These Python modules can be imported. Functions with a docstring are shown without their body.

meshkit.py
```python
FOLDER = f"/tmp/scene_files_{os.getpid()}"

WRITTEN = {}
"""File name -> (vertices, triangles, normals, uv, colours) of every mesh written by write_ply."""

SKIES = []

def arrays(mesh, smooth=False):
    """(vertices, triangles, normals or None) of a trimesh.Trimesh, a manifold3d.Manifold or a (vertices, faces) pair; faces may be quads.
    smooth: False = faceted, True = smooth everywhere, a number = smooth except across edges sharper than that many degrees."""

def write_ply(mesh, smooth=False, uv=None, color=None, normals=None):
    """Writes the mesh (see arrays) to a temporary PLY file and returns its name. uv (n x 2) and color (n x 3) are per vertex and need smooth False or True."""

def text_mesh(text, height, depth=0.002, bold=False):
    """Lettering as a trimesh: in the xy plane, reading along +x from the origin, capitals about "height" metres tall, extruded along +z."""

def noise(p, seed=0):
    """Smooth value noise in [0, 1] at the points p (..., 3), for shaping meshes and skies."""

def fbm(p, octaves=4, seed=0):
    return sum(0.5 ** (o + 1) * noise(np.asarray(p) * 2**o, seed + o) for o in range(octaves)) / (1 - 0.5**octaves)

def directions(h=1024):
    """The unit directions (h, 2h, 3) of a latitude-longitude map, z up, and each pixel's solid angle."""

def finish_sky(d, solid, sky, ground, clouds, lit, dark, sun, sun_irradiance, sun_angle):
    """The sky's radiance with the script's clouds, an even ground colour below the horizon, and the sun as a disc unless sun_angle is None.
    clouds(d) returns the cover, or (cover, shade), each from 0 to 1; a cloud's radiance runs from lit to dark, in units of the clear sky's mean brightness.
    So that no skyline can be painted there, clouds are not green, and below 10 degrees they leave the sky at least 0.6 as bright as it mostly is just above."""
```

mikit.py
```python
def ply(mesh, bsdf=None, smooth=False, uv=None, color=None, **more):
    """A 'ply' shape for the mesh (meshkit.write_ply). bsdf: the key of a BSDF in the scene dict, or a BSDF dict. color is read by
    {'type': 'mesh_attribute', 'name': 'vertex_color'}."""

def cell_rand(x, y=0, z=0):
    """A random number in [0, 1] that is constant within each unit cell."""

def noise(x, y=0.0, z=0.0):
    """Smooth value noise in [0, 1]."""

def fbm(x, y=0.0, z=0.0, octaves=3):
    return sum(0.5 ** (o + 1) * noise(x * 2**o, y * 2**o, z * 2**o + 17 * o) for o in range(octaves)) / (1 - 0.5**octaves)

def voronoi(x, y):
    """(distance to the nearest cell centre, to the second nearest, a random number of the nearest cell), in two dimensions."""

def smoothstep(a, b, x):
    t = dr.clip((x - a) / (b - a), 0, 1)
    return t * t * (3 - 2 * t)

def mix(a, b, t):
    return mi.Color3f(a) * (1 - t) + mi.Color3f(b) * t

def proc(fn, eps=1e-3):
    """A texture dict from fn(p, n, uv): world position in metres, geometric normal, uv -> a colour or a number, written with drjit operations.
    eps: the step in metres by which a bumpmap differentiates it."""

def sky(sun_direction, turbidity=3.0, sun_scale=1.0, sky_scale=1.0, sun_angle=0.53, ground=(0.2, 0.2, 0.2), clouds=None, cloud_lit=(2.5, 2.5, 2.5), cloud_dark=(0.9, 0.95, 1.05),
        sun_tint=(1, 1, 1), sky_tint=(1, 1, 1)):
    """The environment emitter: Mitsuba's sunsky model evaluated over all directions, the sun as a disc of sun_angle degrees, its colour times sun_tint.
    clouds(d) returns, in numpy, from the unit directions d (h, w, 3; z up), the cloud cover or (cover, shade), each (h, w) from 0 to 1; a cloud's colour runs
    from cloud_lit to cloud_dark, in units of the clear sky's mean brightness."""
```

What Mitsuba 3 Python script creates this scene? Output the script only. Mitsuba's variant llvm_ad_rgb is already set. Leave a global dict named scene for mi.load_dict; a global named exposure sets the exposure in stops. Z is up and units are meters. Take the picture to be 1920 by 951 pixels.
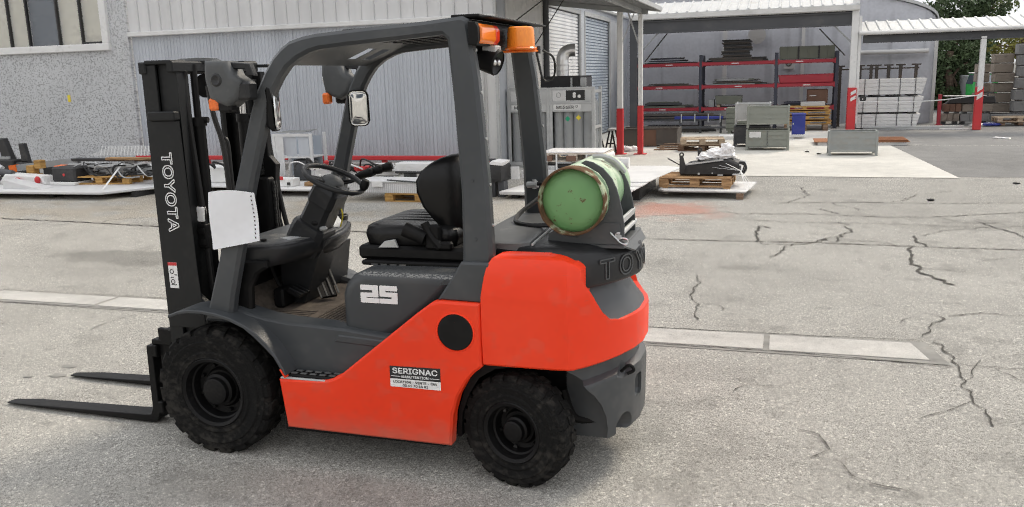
import math, random
import numpy as np
import trimesh, shapely, shapely.ops, shapely.affinity
import manifold3d as m3
import drjit as dr
import mitsuba as mi
import mikit, meshkit
from mikit import noise, fbm, voronoi, cell_rand, smoothstep, mix, proc

T = mi.ScalarTransform4f
rng = random.Random(7)
PI = math.pi
scene, labels = {}, {}

# ---------------------------------------------------------------- camera, sky, exposure
YAW, PITCH, ROLL = 0.31032656, 0.20404930, -0.02807236
CAM = np.array([1.1325867, -4.0303809, 1.8650278])
_f = np.array([-math.sin(YAW) * math.cos(PITCH), math.cos(YAW) * math.cos(PITCH), -math.sin(PITCH)])
_r = np.cross(_f, [0, 0, 1]); _r /= np.linalg.norm(_r)
_u = np.cross(_r, _f)
_u = -math.sin(ROLL) * _r + math.cos(ROLL) * _u
scene['camera'] = {'type': 'perspective', 'fov': 61.7357, 'fov_axis': 'x', 'near_clip': 0.05, 'far_clip': 600.0,
                   'to_world': T().look_at(origin=CAM.tolist(), target=(CAM + _f).tolist(), up=_u.tolist())}


def clouds(d):
    c = meshkit.fbm(d * np.array([2.2, 2.2, 4.0]) + 5, 4, 3)
    return np.ones(d.shape[:2]), np.clip((c - 0.42) * 1.6, 0, 1) * 0.55


scene['sky'] = mikit.sky((0.38, 0.72, 0.80), turbidity=3, sun_scale=0.42, sun_angle=16, clouds=clouds, ground=(0.24, 0.24, 0.23),
                         sun_tint=(.90, .97, 1.08), cloud_lit=(2.6, 2.62, 2.68), cloud_dark=(1.5, 1.53, 1.58))
exposure = 2.2

# ---------------------------------------------------------------- helpers


def A(*v):
    return np.array(v, float)


def tm(v, f):
    return trimesh.Trimesh(np.asarray(v, float), np.asarray(f, int), process=False)


def cat(*ms):
    out = []
    for m in ms:
        out += list(m) if isinstance(m, (list, tuple)) else [m]
    return trimesh.util.concatenate(out)


def bx(x0, x1, y0, y1, z0, z1, c=0.0):
    if c <= 0:
        return trimesh.creation.box(bounds=[[x0, y0, z0], [x1, y1, z1]])
    lo, hi = A(x0, y0, z0), A(x1, y1, z1)
    p = []
    for k in range(3):
        d = np.full(3, c); d[k] = 0
        a, b = lo + d, hi - d
        p += [[(a, b)[i][0], (a, b)[j][1], (a, b)[l][2]] for i in (0, 1) for j in (0, 1) for l in (0, 1)]
    return trimesh.convex.convex_hull(np.array(p))


def mv(m, x=0, y=0, z=0):
    m = m.copy(); m.apply_translation([x, y, z]); return m


def rot(m, axis, deg, at=(0, 0, 0)):
    m = m.copy()
    m.apply_transform(trimesh.transformations.rotation_matrix(math.radians(deg), {'x': [1, 0, 0], 'y': [0, 1, 0], 'z': [0, 0, 1]}[axis], at))
    return m


def flip(m):
    return tm(m.vertices * [1, -1, 1], m.faces[:, ::-1])


def put(m, o, ex, ey):
    ex, ey = A(*ex), A(*ey)
    ex /= np.linalg.norm(ex); ey = ey - ex * (ex @ ey); ey /= np.linalg.norm(ey)
    ez = np.cross(ex, ey)
    v = np.asarray(m.vertices)
    return tm(A(*o) + v[:, :1] * ex + v[:, 1:2] * ey + v[:, 2:] * ez, m.faces)


def loft(loops, caps=True):
    L = [np.asarray(l, float) for l in loops]
    n = len(L[0])
    v = np.vstack(L); f = []
    for k in range(len(L) - 1):
        a, b = k * n, (k + 1) * n
        for i in range(n):
            j = (i + 1) % n
            f += [[a + i, a + j, b + j], [a + i, b + j, b + i]]
    if caps:
        for k, rev in ((0, True), (len(L) - 1, False)):
            P = L[k]
            c = P.mean(0); nrm = np.zeros(3)
            for i in range(n):
                nrm += np.cross(P[i] - c, P[(i + 1) % n] - c)
            nrm /= np.linalg.norm(nrm) + 1e-12
            e1 = np.cross(nrm, [1, 0, 0] if abs(nrm[0]) < .8 else [0, 1, 0]); e1 /= np.linalg.norm(e1)
            e2 = np.cross(nrm, e1)
            q = np.stack([(P - c) @ e1, (P - c) @ e2], 1)
            for t in m3.triangulate([q]):
                t = [int(x) + k * n for x in t]
                f.append(t[::-1] if rev else t)
    m = tm(v, f)
    if m.volume < 0:
        m.invert()
    return m


def inset(p, d):
    p = np.asarray(p, float); n = len(p)
    area = 0.5 * sum(p[i][0] * p[(i + 1) % n][1] - p[(i + 1) % n][0] * p[i][1] for i in range(n))
    s = 1 if area > 0 else -1
    out = []
    for i in range(n):
        e0 = p[i] - p[i - 1]; e1 = p[(i + 1) % n] - p[i]
        e0 = e0 / (np.linalg.norm(e0) + 1e-12); e1 = e1 / (np.linalg.norm(e1) + 1e-12)
        n0 = s * A(-e0[1], e0[0]); n1 = s * A(-e1[1], e1[0])
        b = n0 + n1; b /= np.linalg.norm(b) + 1e-12
        out.append(p[i] + b * d / max(0.45, b @ n0))
    return np.array(out)


def extr(p, a, b, axis='y', r=.03, n=4):
    """extrusion with rounded edges"""
    t = np.linspace(0, PI / 2, n + 1)
    L = [lift(inset(p, r * (1 - math.sin(q))), a + r * (1 - math.cos(q)), axis) for q in t]
    return loft(L + [lift(inset(p, r * (1 - math.sin(q))), b - r * (1 - math.cos(q)), axis) for q in t[::-1]])


def lift(p, h, axis):
    p = np.asarray(p, float); z = np.full(len(p), h)
    return np.stack({'y': (p[:, 0], z, p[:, 1]), 'z': (p[:, 0], p[:, 1], z), 'x': (z, p[:, 0], p[:, 1])}[axis], 1)


def ext(p, a, b, axis='y', c=0.0):
    if c <= 0:
        return loft([lift(p, a, axis), lift(p, b, axis)])
    q = inset(p, c)
    return loft([lift(q, a, axis), lift(p, a + c, axis), lift(p, b - c, axis), lift(q, b, axis)])


def frame3(d):
    d = A(*d) / np.linalg.norm(d)
    e1 = np.cross(d, [0, 0, 1] if abs(d[2]) < .9 else [1, 0, 0]); e1 /= np.linalg.norm(e1)
    return e1, np.cross(d, e1), d


def rev(prof, o, axis=(0, 0, 1), n=24):
    """profile of (radius, height along axis), open or closed ends at r=0"""
    e1, e2, d = frame3(axis)
    ang = np.arange(n) * 2 * PI / n
    ring = np.cos(ang)[:, None] * e1 + np.sin(ang)[:, None] * e2
    v = np.vstack([A(*o) + r * ring + h * d for r, h in prof]); f = []
    for k in range(len(prof) - 1):
        a, b = k * n, (k + 1) * n
        for i in range(n):
            j = (i + 1) % n
            if prof[k][0] > 1e-9:
                f.append([a + i, a + j, b + j])
            if prof[k + 1][0] > 1e-9:
                f.append([a + i, b + j, b + i])
    return tm(v, f)


def cyl(p0, p1, r, n=14, r2=None):
    p0, p1 = A(*p0), A(*p1); h = np.linalg.norm(p1 - p0)
    return rev([(0, 0), (r, 0), (r if r2 is None else r2, h), (0, h)], p0, p1 - p0, n)


def spl(pts, k=6):
    P = np.asarray(pts, float); P = np.vstack([2 * P[0] - P[1], P, 2 * P[-1] - P[-2]]); out = []
    for i in range(1, len(P) - 2):
        for t in np.arange(k) / k:
            out.append(.5 * (2 * P[i] + (P[i + 1] - P[i - 1]) * t + (2 * P[i - 1] - 5 * P[i] + 4 * P[i + 1] - P[i + 2]) * t * t + (3 * P[i] - P[i - 1] - 3 * P[i + 1] + P[i + 2]) * t ** 3))
    return np.array(out + [P[-2]])


def sweep(pts, sec, closed=False):
    P = np.asarray(pts, float); t = np.gradient(P, axis=0)
    if closed:
        t = np.roll(P, -1, 0) - np.roll(P, 1, 0)
    t /= np.linalg.norm(t, axis=1, keepdims=True) + 1e-12
    e1 = frame3(t[0])[0]; loops = []
    for i in range(len(P)):
        e1 = e1 - t[i] * (e1 @ t[i]); e1 /= np.linalg.norm(e1) + 1e-12
        e2 = np.cross(t[i], e1)
        loops.append(P[i] + np.asarray(sec)[:, :1] * e1 + np.asarray(sec)[:, 1:2] * e2)
    if closed:
        return loft(loops + [loops[0]], False)
    return loft(loops)


def circ(r, n=8):
    a = np.arange(n) * 2 * PI / n
    return np.stack([r * np.cos(a), r * np.sin(a)], 1)


def tube(pts, r, n=8, k=0):
    return sweep(spl(pts, k) if k else pts, circ(r, n))


def bar(p0, p1, w, h):
    """rectangular bar, h measured towards up"""
    p0, p1 = A(*p0), A(*p1); d = (p1 - p0) / np.linalg.norm(p1 - p0)
    s = np.cross(d, [0, 0, 1] if abs(d[2]) < .95 else [0, 1, 0]); s /= np.linalg.norm(s); u = np.cross(s, d)
    q = [-s * w / 2 - u * h / 2, s * w / 2 - u * h / 2, s * w / 2 + u * h / 2, -s * w / 2 + u * h / 2]
    return loft([[p0 + x for x in q], [p1 + x for x in q]])


def man(m):
    m = m.copy(); m.merge_vertices()
    return m3.Manifold(m3.Mesh(np.asarray(m.vertices, np.float32), np.asarray(m.faces, np.uint32)))


def unman(m):
    q = m.to_mesh(); return tm(q.vert_properties[:, :3], q.tri_verts)


def cut(a, *bs):
    a = man(a)
    for b in bs:
        a = a - man(b)
    return unman(a)


def both(a, b):
    return unman(man(a) ^ man(b))


def ell(o, rx, ry, rz, sub=2, jit=0, seed=0):
    m = trimesh.creation.icosphere(sub)
    v = np.asarray(m.vertices)
    if jit:
        v = v * (1 + jit * (meshkit.fbm(v * 2.3 + seed * 7.1, 3, seed)[:, None] - .5) * 2)
    return tm(v * [rx, ry, rz] + A(*o), m.faces)


def txt(s, h, w, o, ex, ey, depth=.0015, bold=True):
    """lettering h high and w wide centred on o"""
    m = meshkit.text_mesh(s, h, depth, bold)
    m = tm(m.vertices, m.faces); b = m.bounds
    v = (m.vertices - A((b[0][0] + b[1][0]) / 2, (b[0][1] + b[1][1]) / 2, 0)) * [w / (b[1][0] - b[0][0]), h / (b[1][1] - b[0][1]), 1]
    return put(tm(v, m.faces), o, ex, ey)


def txt_poly(s, h, w, bold=True):
    m = meshkit.text_mesh(s, h, .01, bold)
    v, f = np.asarray(m.vertices), np.asarray(m.faces)
    low = f[(v[f][:, :, 2] < 1e-6).all(1)]
    g = shapely.ops.unary_union([shapely.Polygon(v[t][:, :2]).buffer(1e-5) for t in low])
    b = g.bounds
    return shapely.affinity.scale(shapely.affinity.translate(g, -(b[0] + b[2]) / 2, -(b[1] + b[3]) / 2), w / (b[2] - b[0]), h / (b[3] - b[1]), origin=(0, 0))


def outline(s, h, w, line, o, ex, ey, depth=.0015, bold=True):
    g = txt_poly(s, h, w, bold)
    g = g.buffer(line * .5, join_style=2).difference(g.buffer(-line * .5, join_style=2)).simplify(h * .004)
    m = cat([trimesh.creation.extrude_polygon(q, depth, engine='earcut') for q in getattr(g, 'geoms', [g]) if q.area > 1e-8])
    return put(tm(m.vertices, m.faces), o, ex, ey)


def key(name):
    k, i = name, 0
    while k in scene or k in labels or any(q.startswith(k + '__') for q in scene):
        i += 1; k = f'{name}_{i:03d}'
    return k


_count = {}


def knum(name):
    """fast numbering for keys that only this function hands out"""
    i = _count.get(name, -1) + 1; _count[name] = i
    return name if i == 0 else f'{name}_{i:03d}'


def tag(k, label=None, c=None, g=None, kind=None):
    d = labels.setdefault(k, {})
    for a, b in (('label', label), ('category', c), ('group', g), ('kind', kind)):
        if b:
            d[a] = b
    return k


def obj(name, mesh, mat, label=None, c=None, g=None, kind=None, smooth=35, **kw):
    k = knum(name)
    if isinstance(mesh, dict):
        scene[k] = {**mesh, **kw}
    else:
        if isinstance(mesh, (list, tuple)):
            mesh = cat(mesh)
        if kind is None and name.split('__')[-1] in SPLIT and '__' in name:
            ps = mesh.split(only_watertight=False)
            for q in ps[1:]:
                scene[knum(name)] = mikit.ply(q, mat, smooth=smooth, **kw)
            mesh = ps[0]
        scene[k] = mikit.ply(mesh, mat, smooth=smooth, **kw)
    if label or c or g or kind:
        tag(k, label, c, g, kind)
    return k


SPLIT = {'support', 'tie_rod', 'brace', 'dash_panel', 'tank_bracket', 'feet', 'foot', 'skid', 'pilaster', 'beam', 'front_block', 'bearer', 'edge_beam', 'cross_beam', 'strut', 'grip', 'tilt_cylinder', 'mast_crossbar', 'seat_belt', 'guard_header', 'bracket', 'packing', 'side_rail', 'band', 'top_rail'}


def thing(name, label, c, g=None):
    k = knum(name); tag(k, label, c, g); return k


# ---------------------------------------------------------------- materials


def M(name, col, rough=.5, metallic=0.0, spec=.5, bump=None, scale=1.0, **kw):
    b = {'type': 'principled', 'base_color': {'type': 'rgb', 'value': list(col)} if isinstance(col, (tuple, list)) else proc(col),
         'roughness': proc(rough) if callable(rough) else rough, 'metallic': metallic, 'specular': spec, **kw}
    if bump is not None:
        b = {'type': 'bumpmap', 'arbitrary': proc(bump, eps=kw.pop('eps', 1e-3)), 'scale': scale, 'bsdf': b}
    scene[name] = {'type': 'twosided', 'bsdf': b}
    return name


def grime(col, amt=.25, s=3.0, dirt=(.16, .14, .115), dirtamt=.25):
    def fn(p, n, uv):
        a = fbm(p.x * s + 3.1, p.y * s, p.z * s, 4)
        b = fbm(p.x * s * 6, p.y * s * 6, p.z * s * 6, 3)
        c = mi.Color3f(*col) * (1 + amt * (a - .5) * 2)
        return mix(c, mi.Color3f(*dirt), dirtamt * smoothstep(.5, .78, a * .6 + b * .4))
    return fn


def asphalt(p, n, uv):
    big = fbm(p.x * .35 + 9, p.y * .5, 0, 4)
    mid = fbm(p.x * 2.2, p.y * 2.2, 3, 4)
    d1, d2, w = voronoi(p.x * 170 + 3 * noise(p.x * 30, p.y * 30), p.y * 170)
    d3, d4, w2 = voronoi(p.x * 88 + 11, p.y * 88)
    stone = smoothstep(.02, .28, d2 - d1)
    pit = smoothstep(.60, .74, fbm(p.x * 75, p.y * 75, 7, 2))
    tone = (.60 + .50 * w) * (.48 + .52 * stone)
    tone = dr.select(w2 > .9, tone * 1.45, tone) * (1 - .30 * pit)
    base = .35 + .08 * (big - .5) + .08 * (mid - .5)
    c = mi.Color3f(base * 1.01, base * .98, base * .905) * (tone * 1.34)
    # dusty brown bands along the wall, wet smears, a faded red paint patch: marks with a shape of their own
    dust = smoothstep(4.9, 6.6, p.y) * (1 - smoothstep(8.6, 10.5, p.y)) * (1 - smoothstep(-3.5, -1.5, p.x)) * smoothstep(.3, .6, mid)
    c = mix(c, mi.Color3f(.27, .225, .16), .42 * dust)
    e = dr.sqrt(dr.square((p.x + 5.7) / 1.0) + dr.square((p.y - 3.6) / .42)) + .8 * (mid - .5)
    c = c * (1 - .30 * (1 - smoothstep(.7, 1.05, e)))
    e2 = dr.sqrt(dr.square((p.x - .75) / .3) + dr.square((p.y - 4.28) / .12)) + .9 * (mid - .5)
    c = c * (1 - .22 * (1 - smoothstep(.5, 1.1, e2)))
    tr = fbm(p.x * .22 + 3, p.y * 2.6 + p.x * .35, 5, 3)
    c = c * (1 - .06 * smoothstep(.56, .74, tr))
    oil = smoothstep(.66, .74, fbm(p.x * 1.1 + 40, p.y * 1.6, 8, 4))
    c = c * (1 - .10 * oil)
    drip = smoothstep(.80, .84, noise(p.x * 5.3 + 9, p.y * 6.1, 4))
    c = c * (1 - .14 * drip)
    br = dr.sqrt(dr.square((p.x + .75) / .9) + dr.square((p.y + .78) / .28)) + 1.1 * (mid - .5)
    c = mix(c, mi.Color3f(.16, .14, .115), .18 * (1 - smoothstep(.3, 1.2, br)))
    r = dr.sqrt(dr.square((p.x + .45) / .95) + dr.square((p.y - 7.75) / .85)) + 1.2 * (mid - .5) + .5 * (fbm(p.x * 9, p.y * 9, 1, 3) - .5)
    c = mix(c, mi.Color3f(.46, .16, .10), .5 * (1 - smoothstep(.35, 1.15, r)))
    return c


def asphalt_bump(p, n, uv):
    d1, d2, w = voronoi(p.x * 170 + 3 * noise(p.x * 30, p.y * 30), p.y * 170)
    return smoothstep(.0, .3, d2 - d1) * (.5 + .5 * w) + .5 * noise(p.x * 90, p.y * 90)


def concrete(p, n, uv):
    a = fbm(p.x * .8, p.y * .8, p.z, 4); b = fbm(p.x * 7, p.y * 7, p.z * 7, 4); s = noise(p.x * 160, p.y * 160, p.z * 160)
    v = .46 + .16 * (a - .5) + .10 * (b - .5) + .07 * (s - .5)
    return mi.Color3f(v, v * .975, v * .90)


def concrete_old(p, n, uv):
    a = fbm(p.x * 1.7, p.y * 5, p.z, 4); b = fbm(p.x * 20, p.y * 20, p.z * 7, 4); s = noise(p.x * 230, p.y * 230, p.z * 160)
    v = .40 + .20 * (a - .5) + .12 * (b - .5) + .12 * (s - .5)
    return mi.Color3f(v, v * .975, v * .92)


def yard(p, n, uv):
    a = fbm(p.x * .5, p.y * .5, 0, 4); s = noise(p.x * 70, p.y * 70); b = fbm(p.x * 4, p.y * 4, 0, 3)
    v = .165 + .07 * (a - .5) + .05 * (s - .5) + .05 * (b - .5)
    return mi.Color3f(v, v * .99, v * .97)


def stucco(p, n, uv):
    a = fbm(p.x * .9, p.z * .9, p.y, 4); g = fbm(p.x * 40 + p.z * 8, p.z * 46, p.y * 9, 3)
    pit = smoothstep(.50, .63, g)
    v = .60 + .16 * (a - .5) + .06 * (noise(p.x * 40, p.z * 40) - .5)
    return mi.Color3f(v * .985, v, v * 1.02) * (1 - .40 * pit)


def stucco_bump(p, n, uv):
    q = p.x + p.y
    return fbm(q * 40 + p.z * 8, p.z * 46, p.y * 9, 3) * -1.0 + .3 * noise(q * 70, p.z * 80, 2)


def greywall(p, n, uv):
    a = fbm((p.x + p.y) * .7, p.z * .9, 2, 4); b = fbm((p.x + p.y) * 5, p.z * 5, 4, 4); s = noise((p.x + p.y) * 22, p.z * 22, 1)
    streak = fbm((p.x + p.y) * 4, p.z * .35, 9, 3)
    v = .60 + .10 * (a - .5) + .07 * (b - .5) + .05 * (s - .5) - .10 * smoothstep(.55, .8, streak)
    return mi.Color3f(v * .96, v * .985, v * 1.06)


def clad(col, s=.5):
    def fn(p, n, uv):
        a = fbm((p.x + p.y) * s, p.z * s, 3, 3); st = fbm((p.x + p.y) * 7, p.z * .4, 5, 3)
        dirt = (1 - smoothstep(.15, 1.1, p.z + .5 * (st - .5))) * .16
        st2 = fbm((p.x + p.y) * 2.2, p.z * .12, 8, 2)
        c = mi.Color3f(*col) * (1 + .16 * (a - .5) + .18 * (st - .5) + .16 * (st2 - .5))
        return mix(c, mi.Color3f(.22, .2, .17), dirt)
    return fn


def woodfn(col, dark):
    def fn(p, n, uv):
        g = fbm(p.x * 4 + p.y * 4, (p.x - p.y) * 5, p.z * 40, 4); w = fbm(p.x * 2.3, p.y * 2.3, p.z * 9, 3)
        c = mix(mi.Color3f(*dark), mi.Color3f(*col), smoothstep(.28, .7, g))
        return c * (.65 + .7 * w)
    return fn


def tankfn(p, n, uv):
    a = fbm(p.x * 22, p.y * 22, p.z * 22, 4); b = fbm(p.x * 90, p.y * 90, p.z * 90, 3); c0 = fbm(p.x * 5, p.y * 5, p.z * 5, 3)
    c = mix(mi.Color3f(.12, .29, .11), mi.Color3f(.19, .37, .155), c0)
    rust = smoothstep(.62, .70, a * .62 + b * .38)
    return mix(c, mi.Color3f(.11, .055, .025), rust * .9)


def tankpale(p, n, uv):
    c0 = fbm(p.x * 7, p.y * 9, p.z * 7, 4); b = fbm(p.x * 40, p.y * 40, p.z * 40, 3)
    c = mix(mi.Color3f(.24, .38, .22), mi.Color3f(.47, .56, .42), smoothstep(.35, .6, c0))
    return mix(c, mi.Color3f(.15, .08, .04), smoothstep(.62, .72, c0 * .4 + b * .6) * .8)


def rustfn(p, n, uv):
    a = fbm(p.x * 30, p.y * 30, p.z * 30, 4); b = fbm(p.x * 8, p.y * 8, p.z * 8, 3)
    c = mix(mi.Color3f(.05, .028, .016), mi.Color3f(.19, .11, .06), a)
    return mix(c, mi.Color3f(.36, .42, .29), smoothstep(.50, .62, b * .6 + a * .4))


def rubberfn(p, n, uv):
    a = .5 * fbm(p.x * 7, p.y * 7, p.z * 7, 3) + .5 * fbm(p.x * 45, p.y * 45, p.z * 45, 3); s = noise(p.x * 150, p.y * 150, p.z * 150)
    c = mi.Color3f(.011, .011, .011) * (.7 + .6 * s)
    return mix(c, mi.Color3f(.080, .074, .066), .38 * smoothstep(.45, .72, a))


def dustmat(p, n, uv):
    a = fbm(p.x * 5, p.y * 5, p.z * 5, 4); s = fbm(p.x * 60, p.y * 60, p.z * 60, 3)
    return mix(mi.Color3f(.035, .032, .030), mi.Color3f(.115, .095, .078), smoothstep(.25, .7, a * .7 + s * .3))


def treadfn(p, n, uv):
    a = fbm(p.x * 2, p.y * 2, p.z * 2, 3)
    u, v = (p.x + p.y) * 30, (p.x - p.y) * 30
    d = dr.abs(u - dr.floor(u) - .5) + dr.abs(v - dr.floor(v) - .5)
    val = .52 + .2 * (a - .5) + .16 * smoothstep(.5, .3, d)
    return mi.Color3f(val, val, val * 1.01)


def leaffn(col, col2):
    def fn(p, n, uv):
        return mix(mi.Color3f(*col), mi.Color3f(*col2), fbm(p.x * 1.3, p.y * 1.3, p.z * 1.3, 3) * .6 + .4 * noise(p.x * 9, p.y * 9, p.z * 9))
    return fn


def bump_fine(p, n, uv):
    return fbm(p.x * 260, p.y * 260, p.z * 260, 2)


M('m_asphalt', asphalt, .92, spec=.25, bump=asphalt_bump, scale=.0013)
M('m_concrete', concrete, .9, spec=.3)
M('m_concrete_old', concrete_old, .9, spec=.3)
M('m_yard', yard, .85, spec=.3)
M('m_crack', (.075, .072, .066), .95, spec=.1)
M('m_joint', grime((.25, .245, .23), .3, 9), .95, spec=.1)
M('m_stucco', stucco, .95, spec=.2, bump=stucco_bump, scale=.03)
M('m_greywall', greywall, .93, spec=.2)
M('m_clad_blue', clad((.46, .485, .525)), .45, spec=.4)
M('m_clad_white', clad((.60, .60, .60)), .5, spec=.4)
M('m_clad_pale', clad((.66, .66, .65)), .5, spec=.4)
M('m_shutter', clad((.74, .75, .76)), .42, spec=.5)
M('m_shutter_blue', clad((.42, .47, .53)), .42, spec=.5)
M('m_white', grime((.70, .70, .69), .1, 2.5), .45)
M('m_roof', grime((.50, .51, .51), .15, .9, (.3, .29, .26), .4), .5)
M('m_steel_grey', grime((.30, .31, .315), .2, 2.2), .5)
M('m_steel_dark', grime((.065, .068, .075), .25, 2.5), .5)
M('m_navy', grime((.045, .05, .075), .2, 3), .5)
M('m_red', grime((.55, .035, .04), .15, 3, (.2, .08, .06), .25), .5)
M('m_rackred', grime((.40, .032, .05), .25, 3, (.12, .07, .06), .4), .55)
M('m_galv', grime((.48, .49, .49), .18, 8, (.3, .28, .25), .2), .45, metallic=.35)
M('m_duct', (.72, .72, .72), .28, metallic=.9)
M('m_alu', grime((.63, .63, .63), .16, 3, (.35, .33, .3), .3), .5, metallic=.15)
M('m_tread', treadfn, .5, metallic=.2)
M('m_black', grime((.022, .022, .023), .2, 5, (.09, .085, .08), .3), .5)
M('m_hose', (.010, .010, .0105), .45)
M('m_wood', woodfn((.40, .25, .13), (.20, .115, .06)), .8, spec=.2)
M('m_wood_old', woodfn((.30, .21, .15), (.13, .08, .055)), .85, spec=.2)
M('m_wood_pale', woodfn((.52, .42, .31), (.32, .25, .18)), .85, spec=.2)
M('m_wood_white', woodfn((.66, .60, .52), (.45, .40, .34)), .8, spec=.2)
M('m_wood_yellow', woodfn((.50, .30, .10), (.34, .19, .065)), .75, spec=.25)
M('m_rust', rustfn, .85, spec=.2)
M('m_rustplate', grime((.26, .12, .065), .3, 5, (.12, .07, .05), .5), .85, spec=.2)
M('m_stillage', grime((.27, .285, .28), .22, 3, (.25, .21, .16), .35), .6)
M('m_stillage_olive', grime((.25, .265, .235), .22, 3, (.22, .18, .13), .4), .6)
M('m_olive', grime((.16, .17, .14), .2, 2.0), .7)
M('m_brown', grime((.17, .095, .065), .3, 3), .75)
M('m_oldsteel', grime((.085, .075, .068), .4, 2.0, (.14, .085, .05), .6), .7)
M('m_blue', grime((.02, .035, .24), .25, 4), .45)
M('m_film', grime((.75, .74, .74), .12, 4), .28, spec=.6)
M('m_block', grime((.27, .235, .20), .35, 1.3, (.09, .085, .08), .5), .92, spec=.2)
M('m_block_grey', grime((.25, .25, .25), .3, 1.3, (.09, .085, .08), .5), .92, spec=.2)
M('m_curtain', grime((.52, .50, .42), .15, 2), .9)
M('m_darkblind', (.035, .05, .07), .6)
scene['m_glass'] = {'type': 'thindielectric'}
M('m_yellow', (.75, .62, .06), .6)
M('m_green', (.02, .35, .18), .6)
M('m_truckgreen', (.05, .42, .10), .4)
M('m_ink', (.02, .02, .022), .6)
M('m_paper', grime((.78, .79, .82), .05, 6, (.6, .6, .62), .2), .55)
M('m_orange', (.80, .16, .02), .25, clearcoat=.6, spec=.6)
# forklift
def redfn(p, n, uv):
    a = fbm(p.x * 2.1, p.y * 2.1, p.z * 2.1, 4); f = fbm(p.x * 14, p.y * 14, p.z * 14, 4)
    c = mi.Color3f(.87, .047, .011) * (1 + .10 * (a - .5))
    c = mix(c, mi.Color3f(.88, .10, .045), .2 * smoothstep(.5, .8, a))
    dust = smoothstep(.34, .16, p.z + .16 * (f - .5)) * .40 + .10 * smoothstep(.58, .75, f)
    c = mix(c, mi.Color3f(.30, .20, .15), dust)
    s1 = noise(p.x * 9 + p.z * 30, p.z * 260, p.y * 20); m1 = smoothstep(.62, .7, noise(p.x * 5, p.y * 5, p.z * 5))
    return mix(c, mi.Color3f(.55, .14, .10), .5 * m1 * smoothstep(.90, .94, s1))


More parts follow.
